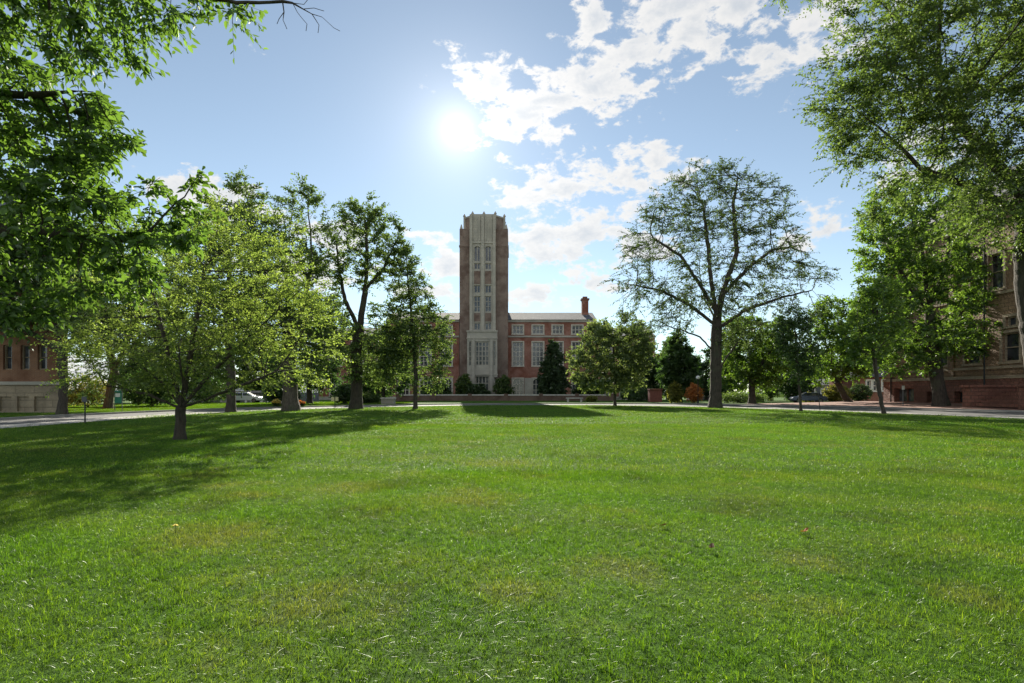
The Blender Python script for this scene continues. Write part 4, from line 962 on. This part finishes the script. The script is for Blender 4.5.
def flowers(label, px, Y, w, h, petal, seed):
    r = shrub('flower_clump', label, px, Y, w, h * .8, 'leaf_mid', .09, 700, seed, cat='flowers')
    rng = np.random.default_rng(seed); n = 220; a = rng.random(n) * 6.28; q = np.sqrt(rng.random(n)) * w / 2
    P = np.c_[np.cos(a) * q, np.sin(a) * q, h * (.65 + .4 * rng.random(n)) * np.sqrt(np.clip(1 - (q / w * 1.6) ** 2, .15, 1))]
    V = []; T = []
    for i, p in enumerate(P):        # five-petalled heads
        rr = .06 + .04 * rng.random()
        b = len(V); V.append(p); t = rng.normal(size=3) * .4 + (0, -.5, 1); t /= np.linalg.norm(t); u = np.cross(t, (1, 0, .2)); u /= np.linalg.norm(u); v = np.cross(t, u)
        for k in range(10): V.append(p + (u * math.cos(k * .628) + v * math.sin(k * .628)) * rr * (1 if k % 2 else .6) + t * .02)
        T += [[b, b + 1 + k, b + 1 + (k + 1) % 10] for k in range(10)]
    link_mesh('blossom', np_mesh('blossom', V, None, T, np.repeat(rng.random(n), 10)), M[petal], r)
flowers('clump of yellow flowers left of the thick pale grey trunk', 276.5, 60, .9, .75, 'petal_yellow', 91)
flowers('clump of whitish pink flowers beside the yellow ones', 286, 60, .9, .75, 'petal_white', 92)
flowers('clump of orange flowers right of the thick pale grey trunk', 301, 60, .9, .6, 'petal_orange', 93)

# ------------------------------------------------------------------ street furniture
def post(mb, x, y, z0, z1, r=.04): mb.tube((x, y, z0), (x, y, z1), r)
p = W(85, 423, 29.4); r = empty('sign_post', (p.x, p.y, .02), 'small dark rectangular sign on a post at the left edge of the lawn', 'sign')
mb = MB(r.location); post(mb, p.x, p.y, .0, 1.42, .035); mb.build('post', M['dark_metal'], r)
mb = MB(r.location); mb.box((p.x - .13, p.y - .06, 1.05), (p.x + .13, p.y - .036, 1.48), .008); mb.build('sign_panel', M['sign_dark'], r)
p = W(118.5, 411, 45); r = empty('green_sign', (p.x, p.y, G), 'green sign board with a white panel between two posts beyond the left drive', 'sign')
mb = MB(r.location); post(mb, p.x - .28, p.y, G, 1.72, .03); mb.build('post', M['grey_metal'], r); mb = MB(r.location); post(mb, p.x + .28, p.y, G, 1.72, .03); mb.build('post', M['grey_metal'], r)
mb = MB(r.location); mb.box((p.x - .26, p.y - .05, .72), (p.x + .26, p.y - .02, 1.68), .01); mb.build('board', M['sign_green'], r)
mb = MB(r.location); mb.box((p.x - .2, p.y - .06, 1.2), (p.x + .16, p.y - .0505, 1.48)); mb.build('white_panel', M['sign_white'], r)
p = W(335, 407.5, 58); r = empty('twin_panel_sign', (p.x, p.y, .02), 'small post with two pale yellow panels left of the see-through tree trunk', 'sign')
mb = MB(r.location); post(mb, p.x, p.y, .0, 1.05, .04); mb.build('post', M['dark_metal'], r)
for sx_ in (-1, 1):
    mb = MB(r.location); mb.box((p.x + sx_ * .2 - .15, p.y - .08, .72), (p.x + sx_ * .2 + .15, p.y - .045, 1.1), .01); mb.build('panel', M['sign_yellow'], r)
p = W(820, 410.5, 50); r = empty('leaning_sign_post', (p.x, p.y, .02), 'thin slightly leaning sign post seen edge-on beside the thin young tree', 'sign')
mb = MB(r.location); mb.tube((p.x, p.y, .0), (p.x - .2, p.y, 1.95), .035); mb.build('post', M['dark_metal'], r)
mb = MB(r.location); mb.box((p.x - .33, p.y - .05, 1.5), (p.x - .02, p.y - .02, 2.0), .01); mb.build('sign_panel', M['sign_dark'], r)
p = W(698, 404, 79); r = empty('street_lamp', (p.x, p.y, G), 'black street lamp with a white globe above the small red maple', 'street lamp')
mb = MB(r.location); mb.tube((p.x, p.y, G), (p.x, p.y, G + .5), .14, .09); post(mb, p.x, p.y, G + .5, 3.25, .06); mb.tube((p.x, p.y, 3.2), (p.x, p.y, 3.36), .09, .16); mb.build('pole', M['dark_metal'], r)
mb = MB(r.location); mb.ball((p.x, p.y, 3.58), .27); mb.build('globe', M['globe'], r, True)
mb = MB(r.location); mb.tube((p.x, p.y, 3.82), (p.x, p.y, 4.0), .12, .01); mb.build('finial', M['dark_metal'], r)
p = W(903, 406, 60); r = empty('parking_post', (p.x, p.y, plaza_z(p.x)), 'thin grey post with a small plate on the brick pavement left of the maple', 'post')
mb = MB(r.location); post(mb, p.x, p.y, .1, 2.3, .04); mb.build('pole', M['grey_metal'], r); mb = MB(r.location); mb.box((p.x - .15, p.y - .06, 1.85), (p.x + .15, p.y - .041, 2.25), .006); mb.build('plate', M['sign_white'], r)
Y = 92; a, b = tx(566, Y), tx(583, Y); r = empty('stone_bench', ((a + b) / 2, Y, G), 'pale stone bench on two blocks in front of the terrace wall', 'bench')
mb = MB(r.location); mb.box((a, Y - .3, .62), (b, Y + .3, .78), .03); mb.build('seat', M['coping'], r)
for u in (a + .3, b - .3):
    mb = MB(r.location); mb.box((u - .14, Y - .22, .05), (u + .14, Y + .22, .618), .02); mb.build('leg', M['coping'], r)
Y = 74; a, b = tx(381, Y), tx(394, Y); r = empty('stone_planter', ((a + b) / 2, Y, G), 'pale stone planter block with a capped top beside the low hedge', 'planter')
mb = MB(r.location); mb.box((a, Y, .05), (b, Y + 1, .75), .03); mb.build('body', M['limestone'], r); mb = MB(r.location); mb.box((a - .08, Y - .08, .754), (b + .08, Y + 1.08, .92), .03); mb.build('cap', M['coping'], r)
Y = 92; a, b = tx(650, Y), tx(662, Y); r = empty('brick_pier', ((a + b) / 2, Y, G), 'square dull red brick pier with a pale cap right of the round tree', 'pier')
mb = MB(r.location); mb.box((a, Y, .05), (b, Y + 1.4, tz(390, Y))); mb.build('shaft', M['banner_red'], r); mb = MB(r.location); mb.box((a - .1, Y - .1, tz(390, Y) + .003), (b + .1, Y + 1.5, tz(390, Y) + .2), .03); mb.build('cap', M['red_stone'], r)

def car(label, x, y, rz_, paint, z=.02):
    r = empty('parked_car', (x, y, z), label, 'car', 'cars parked along the street', rz_)
    def loft(prof, hw, mat, name, par, tum=0.):
        bm = bmesh.new(); n = len(prof); L_ = [bm.verts.new((p[0], -hw + max(0, p[1] - .9) * tum, p[1])) for p in prof]; R_ = [bm.verts.new((p[0], hw - max(0, p[1] - .9) * tum, p[1])) for p in prof]
        bm.faces.new(L_); bm.faces.new(R_[::-1])
        for i in range(n): bm.faces.new((L_[i], R_[i], R_[(i + 1) % n], L_[(i + 1) % n]))
        es = [e for e in bm.edges if len(e.link_faces) == 2]
        bmesh.ops.bevel(bm, geom=es, offset=.05, segments=2, affect='EDGES', profile=.6); bmesh.ops.recalc_face_normals(bm, faces=bm.faces)
        me = bpy.data.meshes.new(name); bm.to_mesh(me); bm.free(); return link_mesh(name, me, mat, par)
    loft([(-2.2, .35), (-2.2, .85), (-1.95, .98), (-.9, 1.0), (1.0, 1.0), (2.0, .84), (2.2, .65), (2.2, .35)], .88, M[paint], 'body', r)
    cab = loft([(-1.75, .98), (-1.2, 1.45), (.35, 1.48), (1.15, .98)], .8, M[paint], 'cabin', r, .3)
    for sg in (-1, 1):
        mb = MB(); yy = lambda z_: sg * (.8 - max(0, z_ - .9) * .3 + .012)
        mb.face([(-1.5, yy(1.03), 1.03), (-1.1, yy(1.38), 1.38), (-.28, yy(1.39), 1.39), (-.28, yy(1.03), 1.03)]); mb.face([(-.2, yy(1.03), 1.03), (-.2, yy(1.39), 1.39), (.3, yy(1.39), 1.39), (.9, yy(1.03), 1.03)]); mb.build('side_window', M['glass'], r)
    for xa, za, xb, zb_ in ((1.06, 1.05, .42, 1.44), (-1.66, 1.07, -1.24, 1.41)):
        mb = MB(); o_ = .02 if xa > 0 else -.02; mb.face([(xa + o_, -.68, za), (xa + o_, .68, za), (xb + o_, .58, zb_), (xb + o_, -.58, zb_)]); mb.build('windscreen', M['glass'], r)
    for xx in (-1.35, 1.35):
        for sg in (-1, 1):
            mb = MB(); mb.tube((xx, sg * .68, .33), (xx, sg * .9, .33), .33, None, 20); w_ = mb.build('wheel', M['rubber'], r)
            mb = MB(); mb.tube((xx, sg * .895, .33), (xx, sg * .912, .33), .2, None, 14); mb.build('rim', M['grey_metal'], w_)
    for sg in (-1, 1):
        mb = MB(); mb.box((2.17, sg * .62 - .16, .62), (2.215, sg * .62 + .16, .74), .01); mb.build('headlight', M['globe'], r)
    return r
car('white parked car in front of the white posts of the grey garage', tx(246, 84), 84, .1, 'car_white', G)
car('dark blue parked car beyond the street between the two thin trees', tx(808, 80), 80, 2.9, 'car_blue', G)

# ------------------------------------------------------------------ small things lying in the grass
def dry_leaf(label, px, py, size, mat, seed):
    Y = F * (EYE - .06) / (py - HZ); x = tx(px, Y); rng = random.Random(seed); bm = bmesh.new(); n = 14; top = []
    for k in range(n):
        a = k / n * 6.283; rr = size * (.55 + .45 * abs(math.cos(a))) * (1 + .18 * math.sin(5 * a)); top.append(bm.verts.new((math.cos(a) * rr, math.sin(a) * rr * .6, .35 * size * math.cos(a) ** 2 + rng.uniform(0, .15) * size)))
    c = bm.verts.new((0, 0, 0))
    for k in range(n): bm.faces.new((c, top[k], top[(k + 1) % n]))
    r = bmesh.ops.solidify(bm, geom=bm.faces[:], thickness=.002)
    me = bpy.data.meshes.new('fallen_leaf'); bm.to_mesh(me); bm.free()
    o = link_mesh('fallen_leaf', me, M[mat]); o.location = (x, Y, .055); o.rotation_euler = (.25, .1, rng.uniform(0, 6)); return tag(o, label, 'leaf', 'fallen leaves on the lawn')
dry_leaf('curled brown fallen leaf farther up the lawn, left of the other brown one', 661, 525, .07, 'dead_leaf', 1)
dry_leaf('curled brown fallen leaf nearest the camera, in the middle right of the lawn', 712, 547, .06, 'dead_leaf', 2)
dry_leaf('bright orange fallen leaf on the right side of the lawn', 805, 531, .06, 'dead_leaf_orange', 3)
Y = F * 1.42 / (527 - HZ); p = Vector((tx(175, Y), Y, .012)); r = empty('dandelion', tuple(p), 'single yellow dandelion in the grass on the left of the lawn', 'flower')
mb = MB(p); mb.tube(p, p + Vector((.005, 0, .085)), .003); mb.build('stem', M['leaf_mid'], r)
mb = MB(p)
for ring_, (rr, zz, n) in enumerate(((.03, .086, 16), (.022, .092, 12), (.012, .098, 8))):
    for k in range(n):
        a = k / n * 6.283 + ring_; d = Vector((math.cos(a), math.sin(a), 0)); s_ = Vector((-math.sin(a), math.cos(a), 0)) * .003; c = p + Vector((.005, 0, zz))
        mb.face([c - s_, c + s_, c + d * rr + s_, c + d * rr - s_])
mb.build('flower_head', M['dandelion'], r)

# ------------------------------------------------------------------ sky, sun, camera
world = bpy.data.worlds.new('World'); sc.world = world; world.use_nodes = True
nt = world.node_tree; nt.nodes.clear(); g = NT(nt)
wout = g.n('ShaderNodeOutputWorld')
el = math.asin(SUN.z); az = math.atan2(SUN.x, SUN.y)
sky = g.n('ShaderNodeTexSky', sky_type='NISHITA'); sky.sun_disc = False; sky.sun_elevation = el; sky.sun_rotation = az
sky.air_density = 1.0; sky.dust_density = 0.0; sky.ozone_density = 1.0; sky.altitude = 1600
SKY_STR, CLOUD_STR, GLOW = .062, .43, 1.0
b1 = g.n('ShaderNodeBackground'); hs = g.n('ShaderNodeHueSaturation'); hs.inputs['Saturation'].default_value = .74; nt.links.new(sky.outputs[0], hs.inputs['Color']); g.put(b1.inputs[0], g.mix(1, hs.outputs[0], (.95, 1.02, 1.0, 1), 'MULTIPLY')); b1.inputs[1].default_value = SKY_STR
d = g.n('ShaderNodeTexCoord').outputs['Generated']
sx = g.n('ShaderNodeSeparateXYZ'); g.put(sx.inputs[0], d)
azn = g.math('ARCTAN2', sx.outputs[0], sx.outputs[1]); eln = g.math('ARCSINE', sx.outputs[2])
def azel(px, py):
    v = Vector(((px - 512) / F, 1, (HZ - py) / F)).normalized(); return math.atan2(v.x, v.y), math.asin(v.z)
cl = [(490, 82, 30, 20), (520, 112, 40, 24), (545, 135, 22, 14), (560, 92, 34, 22), (600, 70, 40, 36), (640, 30, 46, 34), (690, 20, 44, 28), (735, 2, 30, 18), (600, 18, 26, 18), (715, 48, 14, 11), (505, 130, 30, 14),
      (560, 182, 40, 17), (615, 172, 48, 20), (655, 160, 20, 12), (520, 192, 26, 12), (535, 238, 36, 22), (585, 232, 44, 18), (620, 216, 28, 12), (560, 258, 44, 16), (640, 245, 40, 12),
      (775, 55, 28, 26), (800, 35, 34, 26), (840, 20, 40, 26), (765, 30, 18, 10), (825, 232, 24, 14), (795, 240, 18, 9), (935, 160, 40, 26), (905, 175, 20, 14), (432, 238, 18, 6), (445, 268, 26, 12), (430, 290, 26, 10), (530, 295, 60, 10), (200, 190, 40, 12), (330, 235, 30, 10), (590, 285, 30, 8), (100, 375, 60, 20), (150, 395, 60, 10), (230, 215, 40, 12), (300, 270, 60, 14)]
mask = None
wv = g.vmath('SCALE', g.vmath('SUBTRACT', g.n('ShaderNodeTexNoise').outputs['Color'], (.5, .5, .5)), None, 0)
for (px, py, a_, b_) in cl:
    ca_, ce_ = azel(px, py); ra, re = a_ * 1.33 / F * math.cos(ca_) ** 2, b_ * 1.33 / F
    u = g.math('MULTIPLY', g.math('SUBTRACT', azn, ca_), 1 / ra); v = g.math('MULTIPLY', g.math('SUBTRACT', eln, ce_), 1 / re)
    q = g.math('ADD', g.math('MULTIPLY', u, u), g.math('MULTIPLY', v, v))
    e = g.math('SUBTRACT', 1., g.math('SQRT', q))
    mask = e if mask is None else g.math('MAXIMUM', mask, e)
mask = g.math('MAXIMUM', mask, -1.)
# clouds elsewhere in the sky: fuller and brighter behind the camera, as added fill
st = g.n('ShaderNodeMapping'); st.inputs['Scale'].default_value = (1, 1, 1.7); g.put(st.inputs[0], d)
other = g.math('MULTIPLY', g.math('SUBTRACT', g.noise(st.outputs[0], 2.3, 5, .6), .50), 5.)
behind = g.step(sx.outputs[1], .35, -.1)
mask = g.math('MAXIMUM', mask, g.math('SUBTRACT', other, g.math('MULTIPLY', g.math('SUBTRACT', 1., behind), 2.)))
def density(vec):
    nz = g.noise(vec, 24, 9, .62, .2); nz2 = g.noise(vec, 9.5, 5, .6, .1)
    return g.math('ADD', g.math('MULTIPLY', mask, .55), g.math('ADD', g.math('MULTIPLY', g.math('SUBTRACT', nz, .5), 2.7), g.math('MULTIPLY', g.math('SUBTRACT', nz2, .5), 1.1)))
dens = density(st.outputs[0])
tow = g.vmath('SCALE', g.vmath('SUBTRACT', tuple(SUN), d), None, .05)       # a step towards the sun, for the lit and shaded sides of the billows
dens_s = density(g.vmath('ADD', st.outputs[0], g.vmath('MULTIPLY', tow, (1, 1, 1.7))))
cover = g.step(dens, .04, .40)
thick = g.step(g.math('ADD', g.math('MULTIPLY', dens, .5), g.math('MULTIPLY', dens_s, .5)), .2, 1.0)
sd = g.vmath('DOT_PRODUCT', d, tuple(SUN))
ang = g.math('ARCCOSINE', g.math('MINIMUM', sd, 1.))
near_sun = g.math('EXPONENT', g.math('MULTIPLY', ang, -3.2))
ccol = g.mix(thick, (1.0, .985, .96, 1), (.70, .745, .80, 1))
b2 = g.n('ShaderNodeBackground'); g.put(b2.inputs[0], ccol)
g.put(b2.inputs[1], g.math('MULTIPLY', g.math('ADD', g.math('MULTIPLY', behind, 1.15), g.math('ADD', g.math('MULTIPLY', near_sun, .2), .88)), CLOUD_STR))  # unseen clouds behind the camera get extra strength, added to lift the shade
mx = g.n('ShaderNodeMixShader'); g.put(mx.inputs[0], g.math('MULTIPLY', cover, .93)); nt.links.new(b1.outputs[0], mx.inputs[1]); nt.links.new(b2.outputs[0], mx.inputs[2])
# the sun's own disc and the bright air round it
def expo(k): return g.math('EXPONENT', g.math('MULTIPLY', ang, -k))
glow = g.math('ADD', g.math('MULTIPLY', expo(11), .22), g.math('MULTIPLY', expo(50), .3))
glow = g.math('ADD', glow, g.step(ang, .021, .010, 0, 6.))
b3 = g.n('ShaderNodeBackground'); b3.inputs[0].default_value = (1, .96, .88, 1); g.put(b3.inputs[1], g.math('MULTIPLY', glow, GLOW))
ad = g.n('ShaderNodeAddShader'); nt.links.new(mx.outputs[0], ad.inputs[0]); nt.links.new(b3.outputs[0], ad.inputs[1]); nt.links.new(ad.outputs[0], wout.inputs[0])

sl = bpy.data.lights.new('sun', 'SUN'); sl.energy = 5.0; sl.angle = R(.53); sl.color = (1, .93, .80)
so = bpy.data.objects.new('sun', sl); COL.objects.link(so); so.rotation_euler = SUN.to_track_quat('Z', 'Y').to_euler()

cam = bpy.data.cameras.new('camera'); co = bpy.data.objects.new('camera', cam); COL.objects.link(co)
co.location = (0, 0, EYE); co.rotation_euler = (R(90), 0, 0); cam.sensor_width = 36; cam.lens = F / 1024 * 36; cam.shift_y = (HZ - 341.5) / 1024; cam.clip_start = .05; cam.clip_end = 6000
sc.camera = co
sc.view_settings.view_transform = 'Standard'; sc.view_settings.look = 'None'; sc.view_settings.exposure = 1.2; sc.view_settings.gamma = 1
sc.render.engine = 'CYCLES'; sc.cycles.max_bounces = 6; sc.cycles.diffuse_bounces = 3; sc.cycles.transmission_bounces = 4; sc.cycles.use_denoising = True
